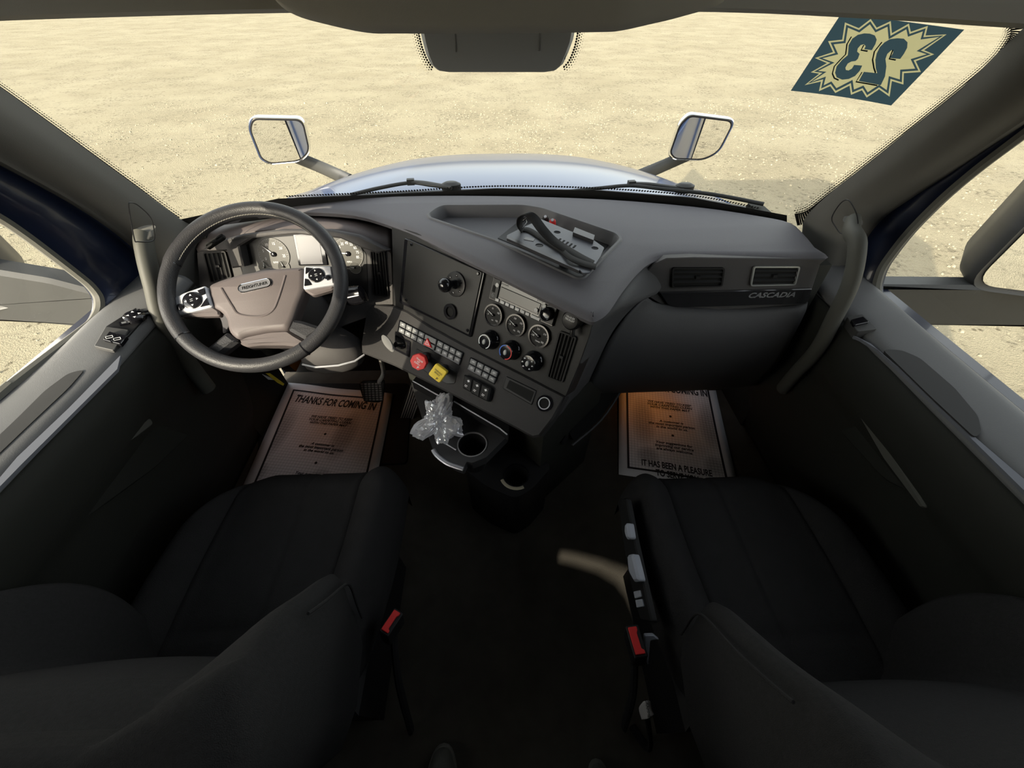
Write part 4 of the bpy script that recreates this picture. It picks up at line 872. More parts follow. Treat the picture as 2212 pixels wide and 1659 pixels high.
# ------------------------------------------------------------------ mats
rmq = thing('rubber_floor_mat', (-.7, .9, FZ), 'black rubber floor mat under the driver paper mat', 'floor mat')
G = Fr((0, 0, FZ-.002), (1, 0, 0), (0, 1, 0), (0, 0, 1))
MB().prism(G, rpoly([G.px(*p) for p in ((560, 830), (884, 830), (893, 860), (885, 925), (880, 1004), (560, 1010))], .02), .001, .009, .003).build('mat_sheet', M_rub, rmq)
def paper_mat_mat(name):
    m = bpy.data.materials.new(name); m.use_nodes = True; n = m.node_tree; b = n.nodes['Principled BSDF']; L = n.links; b.inputs['Roughness'].default_value = .85
    uv = n.nodes.new('ShaderNodeUVMap'); uv.uv_map = 'uv'; sp = n.nodes.new('ShaderNodeSeparateXYZ'); L.new(uv.outputs[0], sp.inputs[0])
    def M(op, a, b_=None):
        t = n.nodes.new('ShaderNodeMath'); t.operation = op
        for i, q in enumerate((a, b_)):
            if q is None: continue
            if isinstance(q, (int, float)): t.inputs[i].default_value = q
            else: L.new(q, t.inputs[i])
        return t.outputs[0]
    ln = [M('LESS_THAN', M('FRACT', M('MULTIPLY', sp.outputs[k], 82.0)), .085) for k in (0, 1)]
    nz = n.nodes.new('ShaderNodeTexNoise'); nz.inputs['Scale'].default_value = 5; nz.inputs['Detail'].default_value = 5; L.new(uv.outputs[0], nz.inputs['Vector'])
    n2 = n.nodes.new('ShaderNodeTexNoise'); n2.inputs['Scale'].default_value = 320; L.new(uv.outputs[0], n2.inputs['Vector'])
    blobs = None
    for cx, cy, rx, ry in ((.10, -.26, .05, .13), (.37, -.24, .05, .12), (.36, -.44, .045, .05), (.11, -.44, .045, .05)):
        dx = M('DIVIDE', M('SUBTRACT', sp.outputs[0], cx), rx); dy = M('DIVIDE', M('SUBTRACT', sp.outputs[1], cy), ry)
        d = M('SUBTRACT', 1.15, M('ADD', M('MULTIPLY', dx, dx), M('MULTIPLY', dy, dy))); d = M('MAXIMUM', d, 0); blobs = d if blobs is None else M('MAXIMUM', blobs, d)
    dirt = M('MULTIPLY', M('MINIMUM', blobs, 1), M('MULTIPLY', n2.outputs[0], .95))
    val = M('SUBTRACT', M('SUBTRACT', .82, M('MULTIPLY', M('MAXIMUM', ln[0], ln[1]), .40)), M('MULTIPLY', dirt, .62))
    val = M('MAXIMUM', val, .08); cb = n.nodes.new('ShaderNodeCombineXYZ')
    L.new(M('MULTIPLY', val, 1.0), cb.inputs[0]); L.new(M('MULTIPLY', val, .97), cb.inputs[1]); L.new(M('MULTIPLY', val, .98), cb.inputs[2]); L.new(cb.outputs[0], b.inputs['Base Color']); return m
M_paper = paper_mat_mat('printed_paper'); M_edge = mat('plain_paper', (.78, .77, .78), .85)
def paper(TL, TR, wd, lg, label, z0, lines, wav, skewx=0):
    a = at(*TL, z=z0) if len(TL) == 2 else V(TL); b = at(*TR, z=z0) if len(TR) == 2 else V(TR); x = (b-a).normalized(); y = V((0, 0, 1)).cross(x)
    F = Fr(a, x, y, (0, 0, 1)); wd = (b-a).length if wd is None else wd
    t = thing('paper_floor_mat', a, label, 'paper mat')
    def zz(u, v): return .006+wav*(math.sin(u*14+1)*.5+.5)*math.exp(-v*9)+.002*math.sin(u*21+v*9)
    def sheet(u0, u1, v0, v1, dz, n=16): return [[F.w(u0+(u1-u0)*i/n+skewx*v_, -v_, zz(u0+(u1-u0)*i/n, v_)+dz) for i in range(n+1)] for v_ in [v0+(v1-v0)*k/n for k in range(n+1)]]
    MB().grid(sheet(0, wd, 0, lg, 0)).build('sheet', M_edge, t, solid=.0008)
    br = wd*.075; MB().grid(sheet(br, wd-br, br*.9, lg-br, .0008)).build('printed_area', M_paper, t, uvf=Fr(F.w(0, 0), F.x, F.y, F.n))
    m = MB(); e = .008
    for q in ((br, br+e, br, lg-br), (wd-br-e, wd-br, br, lg-br), (br, wd-br, br, br+e), (br, wd-br, lg-br-e, lg-br)): m.grid(sheet(q[0], q[1], q[2], q[3], .0016))
    m.build('border_line', M_ink, t)
    for s_, u, v, sz, sx_, of, sh in lines:
        o = text(s_, 'lettering' if s_ != '.' else 'bullet', M_ink, t, F, u*wd+skewx*v, -v, sz, zz(u*wd, v)+.0018+wav*.3, sx=sx_, off=of, shear=sh, sp=1.0)
        # drape the lettering on the sheet
        for vt in o.data.vertices:
            p = V(vt.co)+WP[o.name]; uu, vv, _ = F.l(p); vt.co.z = F.w(uu, vv, zz(uu-skewx*(-vv), -vv)+.0018).z-WP[o.name].z
    for v in (BUL): 
        G = F.sub(.5*wd+skewx*v, -v, zz(.5*wd, v)+.0012); MB().lathe(G, [(.005, 0), (.005, .0008)], 14).build('bullet', M_ink, t)
    return F, wd
BUL = [.245, .375]
TX = [('THANKS FOR COMING IN', .5, .085, .054, .57, .030, 0), ('WE HAVE TRIED TO KEEP\nYOUR CARPETING CLEAN\nWITH THIS PAPER MAT', .5, .180, .0165, .95, .03, .2), ('A customer is\nthe most important person\nin the world to us.', .5, .310, .0165, 1, .03, .2),
      ('Your suggestions for\nimproving our service\nare always welcome.', .5, .440, .0165, 1, .03, .2)]
BUL = [.245, .375]
F1, w1 = paper((625, 830), (850, 853), None, .54, 'paper mat reading THANKS FOR COMING IN on the floor below the steering wheel', FZ+.006, TX, .004, .20)
BUL = [.225, .325]
TX2 = [('THANKS FOR COMING IN', .5, .066, .054, .54, .030, 0), ('WE HAVE TRIED TO KEEP\nYOUR CARPETING CLEAN\nWITH THIS PAPER MAT', .5, .168, .0165, .95, .03, .2), ('A customer is\nthe most important person\nin the world to us.', .5, .272, .0165, 1, .03, .2),
      ('Your suggestions for\nimproving our service\nare always welcome.', .5, .382, .0165, 1, .03, .2), ('IT HAS BEEN A PLEASURE\nTO SERVE YOU', .5, .492, .038, .60, .028, 0)]
bl_ = at(1336, 1026, z=FZ); ud = (at(1336, 850, z=FZ)-bl_).normalized(); rd_ = V((ud.y, -ud.x, 0)); tl_ = bl_+ud*.54
F2_, w2 = paper(tuple(tl_), tuple(tl_+rd_*.425), None, .54, 'paper mat on the dark floor under the glove box, lit amber at its top', FZ, TX2, .0, 0)
# amber footwell lamps
for px_, py_, z_, e, lb in ((1440, 838, .285, .12, 'amber footwell lamp under the glove box'), (640, 800, .40, .12, 'amber footwell lamp under the driver side of the dashboard')):
    p = at(px_, py_, z=z_)+V((0, .09, .0)); t = thing('footwell_lamp', p, lb, 'lamp')
    MB().box(Fr(p, (1, 0, 0), (0, 1, 0), (0, 0, 1)), -.02, .02, -.008, .008, 0, .012).build('lamp_lens', mat('amber_lens', (.8, .3, .02), .4, emit=(1, .35, .03), es=1.5), t)
    MB().box(Fr(p, (1, 0, 0), (0, 1, 0), (0, 0, 1)), -.006, .006, .0, .01, .008, .36 if px_ > 1000 else .12).build('lamp_bracket', M_blk, t)
    l = bpy.data.lights.new('amber_bulb', 'SPOT'); l.energy = e; l.color = (1, .33, .03); l.shadow_soft_size = .012; l.spot_size = R(150); l.spot_blend = .7
    lo = bpy.data.objects.new('amber_bulb', l); COL.objects.link(lo); lo.parent = t; lo.location = (0, 0, -.006)
# ------------------------------------------------------------------ seats
def sm(t, a, b): t = max(0, min(1, (t-a)/(b-a))); return t*t*(3-2*t)
def gv(t, c, w_): return math.exp(-((t-c)/w_)**2)
def seat(cx, sd, label, yo=0, by=.06, hgt=.43, tl=8):
    """sd = outboard side (-1 left, +1 right)"""
    S = thing('truck_seat', (cx, .25, 0), label, 'seat')
    # cushion
    us = [(-1+2*i/64) for i in range(65)]; rows = []
    FY = .565+yo
    def base(u, v):
        uo = u*sd; fr = FY-(.19*max(0, (uo-.40)/.6)**1.9 if uo > .40 else 0)-(.035*max(0, (-uo-.72)/.28)**2 if uo < -.72 else 0)
        y = fr+(.02+yo-fr)*v
        hw = .252*(1+.07*math.sin(math.pi*min(1, v*1.1)))-.03*sm(v, .75, 1)
        if u*sd < 0: hw -= .048*v
        return cx+hw*u+sd*.0*v, y
    def top(u, v):
        z = .478+.034*sm(abs(u), .50, .78)-.004
        z -= .055*max(0, (abs(u)-.80)/.20)**2.2; z -= .05*max(0, (.14-v)/.14)**2
        z -= .010*gv(abs(u), .60-.0*v, .022)+.0045*gv(u, .06*sd*-1, .02)*(abs(u) < .4)+.006*gv(v, .70, .012)*(abs(u) < .58)
        return z
    for i in range(49):
        v = i/48; r = [V((base(-1, v)[0]*1, base(-1, v)[1], .36))]
        for u in us: x, y = base(u, v); r.append(V((x, y, top(u, v))))
        r.append(V((base(1, v)[0], base(1, v)[1], .36))); rows.append(r)
    f0 = [V((p.x, p.y-.004, .36)) for p in rows[0]]; rows = [[V((p.x, p.y-.01, .30)) for p in rows[0]], [V((p.x, p.y, .40)) for p in rows[0]]]+rows
    MB().grid(rows).build('seat_cushion', M_fab, S, smooth=60)
    MB().prism(WF, [(cx-.22, .05+yo), (cx+.22, .05+yo), (cx+.22, .40+yo), (cx-.22, .40+yo)], .14, .37, .02).build('seat_base', M_mblk, S)
    MB().box(WF, cx-.17, cx+.17, .08+yo, .36+yo, FZ, .15).build('suspension_box', M_blk, S)
    # backrest
    F = Fr((cx, by, .445), (1, 0, 0), (0, -math.sin(R(tl)), math.cos(R(tl))), (0, 1, .2)); F.n = F.x.cross(F.y)*1
    if F.n.y < 0: F.n = -F.n
    rows = []
    for j in range(41):
        b = hgt*j/40; t = j/40; hw = .235+.045*sm(b, .04, .34); r = []
        for i in range(-24, 25):
            u = i/24; wing = .105*sm(abs(u), .50, .90)*math.exp(-((b-.17)/.22)**2)+.03*sm(abs(u), .5, .9)
            c = .055+.028*math.exp(-((b-.20)/.13)**2)*(1-u*u)+wing-.05*max(0, (abs(u)-.86)/.14)**2-.008*gv(abs(u), .56, .02)-.035*max(0, (b-hgt+.07)/.07)**2
            r.append(F.w(hw*u, b, c))
        hi_ = hw
        r = [F.w(-hw*.80, b, -.09), F.w(-hw*.97, b, -.06), F.w(-hw*1.03, b, .0)]+r+[F.w(hw*1.03, b, .0), F.w(hw*.97, b, -.06), F.w(hw*.80, b, -.09)]
        rows.append(r+[r[0]])
    last = rows[-1]; cc_ = F.w(0, hgt, .0)
    for k_, dz in ((.93, .022), (.78, .038), (.5, .046), (.2, .048)): rows.append([F.w(F.l(p)[0]*(1-(1-k_)*.25), hgt+dz*(1-.25*abs(F.l(p)[0])/.28), F.l(p)[2]*k_-.012*(1-k_)) for p in last])
    MB().grid(rows).add(rows[0], [tuple(range(len(rows[0])-1))]).add(rows[-1], [tuple(range(len(rows[0])-1))]).build('backrest', M_fabc, S, smooth=70)
    for k in (-1, 1):
        P = [F.w(k*(.235+.045*sm(hgt*j/40, .04, .34))*.985, hgt*j/40, .055+.105*math.exp(-((hgt*j/40-.17)/.22)**2)+.03-.012) for j in range(2, 36)]
        MB().tube(P, .0022, 6).build('piping', M_fab, S)
    return S, F
sA, FA = seat(-.53, -1, 'charcoal fabric driver seat behind the steering wheel', 0, .060, .42, 8)
sB, FB = seat(.565, 1, 'charcoal fabric passenger seat facing the glove box', -.045, .012, .47, 13)
# control strip on the inner side of the passenger seat
SF = Fr((.288, 0, 0), (0, 1, 0), (0, 0, 1), (-1, 0, .35)); SF = Fr((.272, 0, .40), (0, 1, 0), V((.35, 0, 1)), V((-1, 0, .35)))
def zz_(p, h=0): return SF.px(*p, h)
ctl = MB().prism(SF, rpoly([zz_(p, .02) for p in ((1338, 1080), (1352, 1075), (1368, 1160), (1385, 1240), (1398, 1300), (1408, 1345), (1382, 1340), (1368, 1290), (1352, 1215), (1341, 1140))], .006), .006, .020, .003).build('side_control_panel', M_mblk, sB)
M_lk = mat('light_grey_knob', (.36, .38, .43), .4)
for q in ([(1349, 1131), (1356, 1129), (1361, 1163), (1353, 1166), (1348, 1150)], [(1354, 1199), (1367, 1196), (1375, 1228), (1381, 1255), (1369, 1258), (1357, 1235)]):
    MB().prism(SF, rpoly([zz_(p, .034) for p in q], .006), .018, .036, .005).build('adjuster_knob', M_lk, ctl)
for q in ([(1369, 1278), (1383, 1275), (1386, 1289), (1372, 1293)], [(1373, 1296), (1387, 1294), (1391, 1310), (1376, 1313)]):
    MB().prism(SF, rpoly([zz_(p, .022) for p in q], .002), .018, .0235, .001).build('rocker_button', M_lk, ctl)
# belt buckles
def buckle(px_, py_, z_, w_, h_, rot, tilt, label, stem):
    c = at(px_, py_, z=z_); t = thing('seat_belt_buckle', stem, label, 'buckle')
    n = V((tilt, .15, 1)).normalized(); F = Fr(c, (1, 0, -tilt), n.cross(V((1, 0, -tilt))), n).sub(0, 0, 0, R(rot))
    MB().prism(F, rpoly([(-w_, -h_), (w_, -h_), (w_, h_), (-w_, h_)], .004), -.05, 0, .002).build('buckle_body', M_blk, t)
    MB().prism(F, rpoly([(-w_*.75, -h_*.82), (w_*.72, -h_*.82), (w_*.72, -h_*.6), (w_*.35, -h_*.5), (w_*.35, h_*.45), (w_*.6, h_*.6), (w_*.6, h_*.84), (-w_*.75, h_*.84)], .002), -.002, .003, .001).build('release_button', M_red, t)
    MB().tube(spline([V(stem), V(stem).lerp(c, .6)+V((0, -.02, 0)), c-n*.045], 5), .012, 8, sx=.6).build('buckle_stem', M_strap, t)
    return t
buckle(1375, 1384, .47, .0135, .029, 4, -.1, 'red and black seat belt buckle beside the passenger seat', (.275, .02, FZ+.02))
buckle(845, 1343, .47, .0115, .025, -28, .1, 'red and black seat belt buckle beside the driver seat', (-.245, .03, FZ+.02))
# grey hinge bracket by the passenger buckle
F = Fr.plane(at(1398, 1400, z=.44), 15, 60)
MB().prism(F, rpoly([F.px(*p) for p in ((1392, 1372), (1412, 1371), (1425, 1382), (1405, 1385), (1402, 1420), (1400, 1438), (1393, 1415))], .003), -.01, 0, .002).build('recliner_bracket', M_lk, sB)
tgf = Fr.plane(at(1397, 1533, z=.20), 20, 70)
tg2 = thing('care_label', at(1397, 1533, z=.20), 'small white printed tag on the floor side of the passenger seat', 'tag')
MB().grid(surf([[tgf.at(*p, h) for p, h in (((1390, 1515), 0), ((1400, 1513), .006), ((1405, 1515), 0))], [tgf.at(*p, h) for p, h in (((1380, 1530), 0), ((1397, 1530), .004), ((1408, 1533), 0))], [tgf.at(*p, h) for p, h in (((1386, 1554), 0), ((1400, 1552), .006), ((1413, 1543), .0))]], 4, 4)).build('tag_sheet', mat('tag_white', (.7, .68, .66), .6), tg2, solid=.0006)
a, b = tgf.px(1398, 1531); text('GRAMMER', 'tag_lettering', M_ink, tg2, tgf.sub(a, b, 0, R(-70)), 0, 0, .0085, .007)
# fixing base for that label: belt anchor
MB().tube(spline([V((.30, .02, FZ)), V((.32, -.02, .15)), tgf.w(0, 0, -.01)], 5), .010, 8, sx=.5).build('tag_strap', M_strap, tg2)
# ------------------------------------------------------------------ shoes of the person taking the picture
def shoe(cx_, ytip, lb, wd=.046, col=(.085, .085, .075)):
    t = thing('shoe', (cx_, ytip-.14, 0), lb, 'shoe', 'pair of grey shoes')
    L_ = .28; rings = []
    def outl_(s): 
        o = []
        for k in range(36):
            t_ = 2*math.pi*k/36; x = math.cos(t_); y = math.sin(t_); wx = wd*(.82+.18*y)*s; o.append((cx_+wx*(abs(x)**.85)*(1 if x > 0 else -1), ytip-L_/2+L_/2*s*y))
        return o
    MB().ring([[V((x, y, z)) for x, y in outl_(s)] for s, z in ((.97, FZ), (1.0, FZ+.006), (1.0, FZ+.022), (.965, FZ+.027))]).build('sole', mat('shoe_sole', (.13, .125, .11), .8), t)
    MB().ring([[V((x, y-.3*(z-.025), FZ+z+(.045*max(0, (ytip-.12-y)/.16)*(z-.025)/.05))) for x, y in outl_(s)] for s, z in ((.955, .025), (.95, .045), (.88, .062), (.70, .076), (.40, .083), (.1, .085))]).build('upper', mat('shoe_upper', col, .85, bump=.4, scale=500), t, smooth=70)
    return t
shoe(-.163, .005, 'grey shoe toe at the bottom edge of the picture, left of the pair')
shoe(.197, -.033, 'grey shoe toe at the bottom edge of the picture, right of the pair', .040)
# ------------------------------------------------------------------ overhead console and sensor housing
oc = thing('overhead_console', (0, .85, 1.38), 'grey overhead console bulging down from the header', 'console')
P = [at(x, y, y=.86) for x, y in ((560, -60), (600, 2), (640, 30), (700, 48), (790, 67), (860, 69), (1073, 69), (1290, 66), (1340, 63), (1400, 50), (1470, 33), (1560, 2), (1600, -60))]
P = spline(P, 4); MB().grid([[p+V((0, .10, .05)) for p in P], [p+V((0, .03, .004)) for p in P], P, [p+V((0, -.02, .012)) for p in P], [p+V((-p.x*.08, -.10, .09)) for p in P], [p+V((-p.x*.2, -.22, .22)) for p in P]]).build('console_shell', M_head, oc, smooth=70, solid=.004)
sh_ = thing('sensor_housing', ws_at(1073, 110), 'dark grey camera and sensor cover at the top centre of the windshield', 'sensor cover')
pts = [(906, 55), (912, 85), (920, 115), (930, 138), (944, 150), (965, 153), (1180, 153), (1202, 150), (1216, 138), (1228, 112), (1238, 85), (1244, 55)]
o0 = [ws_at(*p, .010) for p in pts]; o1 = [ws_at(*p, .03) for p in pts]; cc = sum(o1, V())/len(o1); o2 = [cc+(p-cc)*.93+V((0, -.03, 0)) for p in o1]
MB().ring([o0, o1, o2]).build('cover_shell', mat('sensor_grey', (.26, .275, .29), .6), sh_, smooth=30)
for pp_ in (((983, 72), (985, 112)), ((1165, 70), (1164, 110))): MB().tube([ws_at(*q, .066) for q in pp_], .0012, 6).build('cover_seam', M_grey, sh_)
for pp_ in (((915, 70), (921, 105), (929, 132)), ((1231, 68), (1227, 105), (1220, 128))): MB().tube([ws_at(*q, .045) for q in pp_], .0012, 6).build('cover_edge', M_silv, sh_)
# ------------------------------------------------------------------ numbered sticker on the glass
def trans_mat(name, col, tr):
    m = bpy.data.materials.new(name); m.use_nodes = True; n = m.node_tree; n.nodes.clear(); L = n.links
    o = n.nodes.new('ShaderNodeOutputMaterial'); d = n.nodes.new('ShaderNodeBsdfDiffuse'); d.inputs[0].default_value = (*col, 1)
    t = n.nodes.new('ShaderNodeBsdfTranslucent'); t.inputs[0].default_value = (*[min(1, c*tr) for c in col], 1); mx = n.nodes.new('ShaderNodeMixShader'); mx.inputs[0].default_value = .7
    L.new(d.outputs[0], mx.inputs[1]); L.new(t.outputs[0], mx.inputs[2]); L.new(mx.outputs[0], o.inputs[0]); return m
M_sn = trans_mat('sticker_navy', (.035, .062, .075), 1.3); M_sy = trans_mat('sticker_gold', (.40, .36, .19), 1.6)
stk2 = [(1818, 28), (2083, 64), (1925, 228), (1708, 196)]
def homog(P):
    # maps the unit square to the four corners
    (x0, y0), (x1, y1), (x2, y2), (x3, y3) = P
    dx1, dx2, sx = x1-x2, x3-x2, x0-x1+x2-x3; dy1, dy2, sy = y1-y2, y3-y2, y0-y1+y2-y3
    dn = dx1*dy2-dx2*dy1; g_ = (sx*dy2-dx2*sy)/dn; h_ = (dx1*sy-sx*dy1)/dn
    a, b, c = x1-x0+g_*x1, x3-x0+h_*x3, x0; d, e, f = y1-y0+g_*y1, y3-y0+h_*y3, y0
    return lambda u, v: ((a*u+b*v+c)/(g_*u+h_*v+1), (d*u+e*v+f)/(g_*u+h_*v+1))
HM = homog(stk2)
c4 = [ws_at(*p, .005) for p in stk2]
ST = thing('number_sticker', sum(c4, V())/4, 'dark blue sticker with gold starburst and number 23, reversed, on the windshield', 'sticker')
def sk(u, v, off=.005): return ws_at(*HM(u, v), off)
def zs(x, y): return (1680+x*.19892, y*.19892)
star = [zs(*p) for p in ((730, 243), (880, 305), (1010, 205), (1075, 300), (1228, 228), (1240, 360), (1425, 255), (1445, 345), (1632, 280), (1605, 385), (1835, 373), (1590, 545), (1700, 590), (1500, 665), (1555, 782), (1370, 795), (1365, 918), (1240, 880), (1215, 1050), (1100, 970), (965, 1060), (915, 980), (795, 1030), (780, 930), (625, 1010), (570, 935), (447, 990), (470, 885), (292, 925), (450, 800), (358, 785), (535, 685), (403, 630), (600, 565), (547, 447), (700, 430))]
n3 = [zs(*p) for p in ((1000, 365), (1055, 385), (1075, 430), (1060, 480), (1022, 545), (940, 535), (955, 500), (935, 480), (900, 490), (870, 525), (862, 560), (890, 585), (870, 640), (845, 662), (800, 668), (760, 690), (735, 735), (740, 760), (770, 765), (805, 745), (830, 705), (918, 712), (890, 770), (840, 825), (770, 858), (700, 865), (640, 840), (622, 790), (640, 720), (700, 650), (760, 600), (765, 560), (770, 490), (810, 420), (870, 378), (940, 362))]
n2 = [zs(*p) for p in ((1300, 415), (1370, 420), (1410, 460), (1405, 520), (1370, 585), (1330, 640), (1215, 630), (1250, 580), (1255, 550), (1235, 545), (1190, 585), (1170, 640), (1180, 720), (1165, 830), (1120, 925), (880, 880), (935, 780), (1080, 795), (1065, 740), (1060, 650), (1075, 580), (1110, 510), (1160, 460), (1220, 425))]
star2 = inset(star, 3.6); star3 = inset(star, 8.2); edge = []
for i in range(4):
    p, q = V(stk2[i]), V(stk2[(i+1) % 4])
    for k in range(8):
        t = k/8; bow = math.sin(math.pi*t)*(-3.0 if i == 2 else 0); edge.append(tuple(p.lerp(q, t)+V((0, bow))))
def film(outer, holes, m_, name, off):
    P = [V((*p, 0)) for p in outer]; L2 = [[V((*p, 0)) for p in h] for h in holes]; al = outer+[p for h in holes for p in h]
    return MB().add([ws_at(*p, off) for p in al], [tuple(t) for t in tessellate_polygon([P]+L2)]).build(name, m_, ST, smooth=80)
film(edge, [star], M_sn, 'sticker_border', .005); film(star, [star2], M_sy, 'starburst_outline', .0052); film(star2, [star3], M_sn, 'starburst_shade', .0052)
film(star3, [n3, n2], M_sy, 'starburst', .005); film(n3, [], M_sn, 'number', .0052); film(n2, [], M_sn, 'number', .0052)
for q in (((800, 400), (752, 480), (738, 590), (680, 650), (615, 720), (594, 800), (615, 850), (660, 870)), ((1130, 460), (1050, 560), (1030, 650), (1045, 740), (1062, 790)), ((915, 785), (850, 888), (1080, 928)), ((935, 490), (905, 545), (975, 556)), ((1250, 545), (1212, 640), (1280, 652))):
    MB().tube([ws_at(*p, .0062) for p in spline([V((*zs(*p), 0)) for p in q], 3) for p in [(p.x, p.y)]] if 0 else [ws_at(*zs(*p), .0062) for p in q], .0011, 5).build('number_shadow', M_sn, ST)
# ------------------------------------------------------------------ mounting plate with strap on the dash tray
TZ = .938; TPf = Fr.plane(at(1225, 530, z=TZ), 0, 84); TPf = Fr(TPf.o, (.93, -.36, -.03), (.36, .93, 0), (0, .04, 1)); TPf.y = TPf.n.cross(TPf.x)
pl_ = thing('mounting_plate', TPf.o, 'grey-black drilled steel mounting plate lying in the dashboard tray', 'bracket')
plq = [z2(1272, 235), z2(1385, 175), z2(1545, 100), z2(1800, 190), z2(1965, 245), z2(2050, 300), z2(2020, 370), z2(1935, 500), z2(1880, 505), z2(1850, 480), z2(1560, 370), z2(1285, 262)]
plo = rpoly([TPf.px(*p, .003) for p in plq], .003, 2)
holes = []
for c_, r_ in ((z2(1530, 303), .0095), (z2(1672, 195), .0085), (z2(1975, 307), .0085), (z2(1825, 430), .0095)):
    a, b = TPf.px(*c_, .003); holes.append([(a+r_*math.cos(k*math.pi/10), b+r_*math.sin(k*math.pi/10)) for k in range(20)])
m = MB()
for c0_ in (0, .003): 
    allp = plo+[p for h in holes for p in h]; tri = tessellate_polygon([[V((*p, 0)) for p in plo]]+[[V((*p, 0)) for p in h] for h in holes]); m.add([TPf.w(a, b, c0_) for a, b in allp], [tuple(t) for t in tri])
for lp in [plo]+holes: m.ring([[TPf.w(a, b, 0) for a, b in lp], [TPf.w(a, b, .003) for a, b in lp]], caps=False)
m.build('plate', M_plate, pl_, smooth=30)
for q, c0_, c1_ in (([z2(1272, 235), z2(1850, 470), z2(1850, 490), z2(1270, 258)], -.003, .004), ([z2(1800, 190), z2(1815, 150), z2(1975, 205), z2(1965, 245)], .003, .012)):
    MB().prism(TPf, [TPf.px(*p, c1_) for p in q], c0_, c1_).build('plate_flange', mat('dark_steel', (.05, .05, .055), .35, metal=.5), pl_)
for i in range(5):
    a, b = TPf.px(*z2(1690+i*30, 255+i*12), .003); MB().box(TPf.sub(a, b, .003, R(-10)), -.0022, .0022, -.008, .008, 0, .0006).build('slot', M_dead, pl_)
a, b = TPf.px(*z2(1450, 260), .003); MB().box(TPf.sub(a, b, .003), -.012, .012, -.007, .007, 0, .001).build('label_patch', mat('patch_grey', (.12, .12, .125), .3), pl_)
MB().box(TPf.sub(*TPf.px(1225, 530, 0)), -.012, .012, -.012, .012, -.06, .0).build('plate_stand', M_blk, pl_)
sp_ = thing('strap', TPf.at(*z2(1700, 300), .01), 'black webbing strap looped over the mounting plate', 'strap')
def ribbon(P, wv, th=.0012):
    P = spline(P, 7); Wd = spline(wv, 7); return MB().grid([[p-w_ for p, w_ in zip(P, Wd)], [p for p in P], [p+w_ for p, w_ in zip(P, Wd)]]), th
sq_ = [((1400, 200), .004), ((1375, 150), .020), ((1390, 85), .045), ((1440, 60), .055), ((1490, 90), .050), ((1560, 180), .036), ((1640, 260), .018), ((1740, 320), .008), ((1850, 380), .006), ((1960, 430), .006)]
P = [TPf.at(*z2(*p), h) for p, h in sq_]
wd_ = [V((.35, .93, -.1))*.0115, V((.6, .8, -.1))*.011, V((.8, .5, .2))*.011, V((.85, .3, .2))*.011, V((.85, .35, .2))*.012, V((.8, .55, .1))*.013, V((.7, .7, 0))*.014, V((.5, .85, 0))*.014, V((.45, .88, 0))*.014, V((.45, .88, 0))*.013]
r_, th = ribbon(P, wd_); r_.build('webbing_loop', M_strap, sp_, solid=.0018, smooth=80)
P = [TPf.at(*z2(*p), h) for p, h in (((1385, 185), .006), ((1450, 190), .005), ((1560, 250), .006), ((1700, 330), .006), ((1780, 390), .010), ((1880, 430), .007), ((1985, 455), .007))]
r_, th = ribbon(P, [V((.3, .9, 0))*.012]*7); r_.build('webbing_tail', M_strap, sp_, solid=.0018, smooth=80)
a, b = TPf.px(*z2(1408, 130), .02); MB().tube([TPf.at(*z2(1370, 150), .012), TPf.at(*z2(1425, 100), .022), TPf.at(*z2(1430, 130), .018), TPf.at(*z2(1385, 190), .008)], .0018, 6, closed=True).build('strap_buckle', M_gloss, sp_)
for c_, m_, lb in (((1580, 85), M_blk, 'small black wire connector standing in the dashboard tray'), ((1636, 112), M_red, 'small red wire connector standing in the dashboard tray')):
    p = at(*z2(*c_), z=.925); t = thing('wire_connector', p, lb, 'connector'); F = Fr.plane(p, 20, 60)
    MB().lathe(F, [(.006, -.030), (.0075, -.012), (.0085, -.010), (.0085, .004), (.006, .008)], 14).build('connector_body', m_, t); MB().lathe(F, [(.004, .006), (.004, .011)], 10).build('connector_pin', M_silv, t)
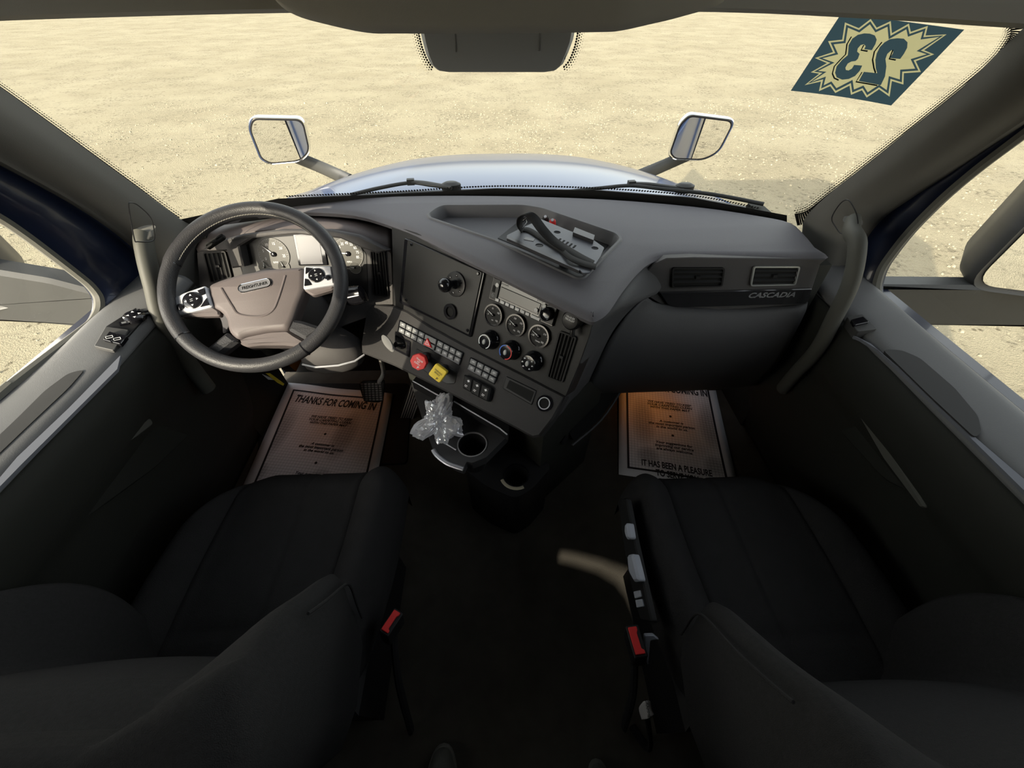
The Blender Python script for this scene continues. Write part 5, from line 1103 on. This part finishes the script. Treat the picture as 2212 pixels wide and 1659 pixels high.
# ------------------------------------------------------------------ crumpled plastic bag in the drawer
bag = bmesh.new(); bmesh.ops.create_icosphere(bag, subdivisions=5, radius=1)
bc = at(950, 908, z=.545); mb = MB()
sil = [(0, 62), (.35, 50), (.8, 34), (1.2, 40), (1.6, 30), (2.2, 40), (2.6, 60), (3.0, 48), (3.6, 62), (4.2, 62), (4.9, 46), (5.4, 40), (5.9, 52)]
def bagr(th):
    th %= 2*math.pi
    for i in range(len(sil)):
        a0, r0_ = sil[i]; a1, r1_ = sil[(i+1) % len(sil)]; a1 = a1 if i < len(sil)-1 else 2*math.pi
        if a0 <= th <= a1: t = (th-a0)/(a1-a0); t = t*t*(3-2*t); return r0_*(1-t)+r1_*t
    return 50
def bagco(d):
    # facing camera-ish frame: x right, v up the picture; creased like thin film
    th = math.atan2(d.y, d.x); rr = math.hypot(d.x, d.y); sil_r = {0: 1}
    n1 = noise.noise(d*2.2+V((5, 1, 2))); n2 = abs(noise.noise(d*5.0)); n3 = abs(noise.noise(d*11)); n4 = abs(noise.noise(d*24))
    k = 1.05+.34*n1-.26*n2-.20*n3-.12*n4
    th2 = th+.0; lobes = 1+.22*math.cos(3*th-4.6)+.14*math.cos(5*th+1.0)+.06*math.cos(11*th)
    return V((d.x*.056*lobes, d.y*.064*lobes, d.z*.034))*k
Fb = Fr(bc, cr, (cu*.6+V((0, .55, .2))).normalized(), (-cf)); Fb = Fr(bc, (1, 0, 0), (0, .93, .36), (0, -.36, .93))
mb.add([Fb.w(*bagco(v.co)) for v in bag.verts], [[v.index for v in f.verts] for f in bag.faces]); bag.free()
def bag_mat():
    m = bpy.data.materials.new('clear_film'); m.use_nodes = True; n = m.node_tree; n.nodes.clear(); L = n.links
    o = n.nodes.new('ShaderNodeOutputMaterial'); t = n.nodes.new('ShaderNodeBsdfTransparent'); t.inputs[0].default_value = (.93, .93, .95, 1)
    g_ = n.nodes.new('ShaderNodeBsdfGlossy'); g_.inputs['Roughness'].default_value = .15; g_.inputs[0].default_value = (1, 1, 1, 1); d = n.nodes.new('ShaderNodeBsdfDiffuse'); d.inputs[0].default_value = (.9, .92, .96, 1)
    tr = n.nodes.new('ShaderNodeBsdfTranslucent'); tr.inputs[0].default_value = (.8, .82, .86, 1)
    a_ = n.nodes.new('ShaderNodeMixShader'); b_ = n.nodes.new('ShaderNodeMixShader'); c_ = n.nodes.new('ShaderNodeMixShader'); a_.inputs[0].default_value = .5; b_.inputs[0].default_value = .34; c_.inputs[0].default_value = .30
    L.new(d.outputs[0], a_.inputs[1]); L.new(tr.outputs[0], a_.inputs[2]); L.new(a_.outputs[0], b_.inputs[1]); L.new(g_.outputs[0], b_.inputs[2]); L.new(b_.outputs[0], c_.inputs[1]); L.new(t.outputs[0], c_.inputs[2]); L.new(c_.outputs[0], o.inputs[0]); return m
mb.build('plastic_bag', bag_mat(), smooth=25, label='crumpled clear plastic bag stuffed in the cup holder drawer', category='bag')
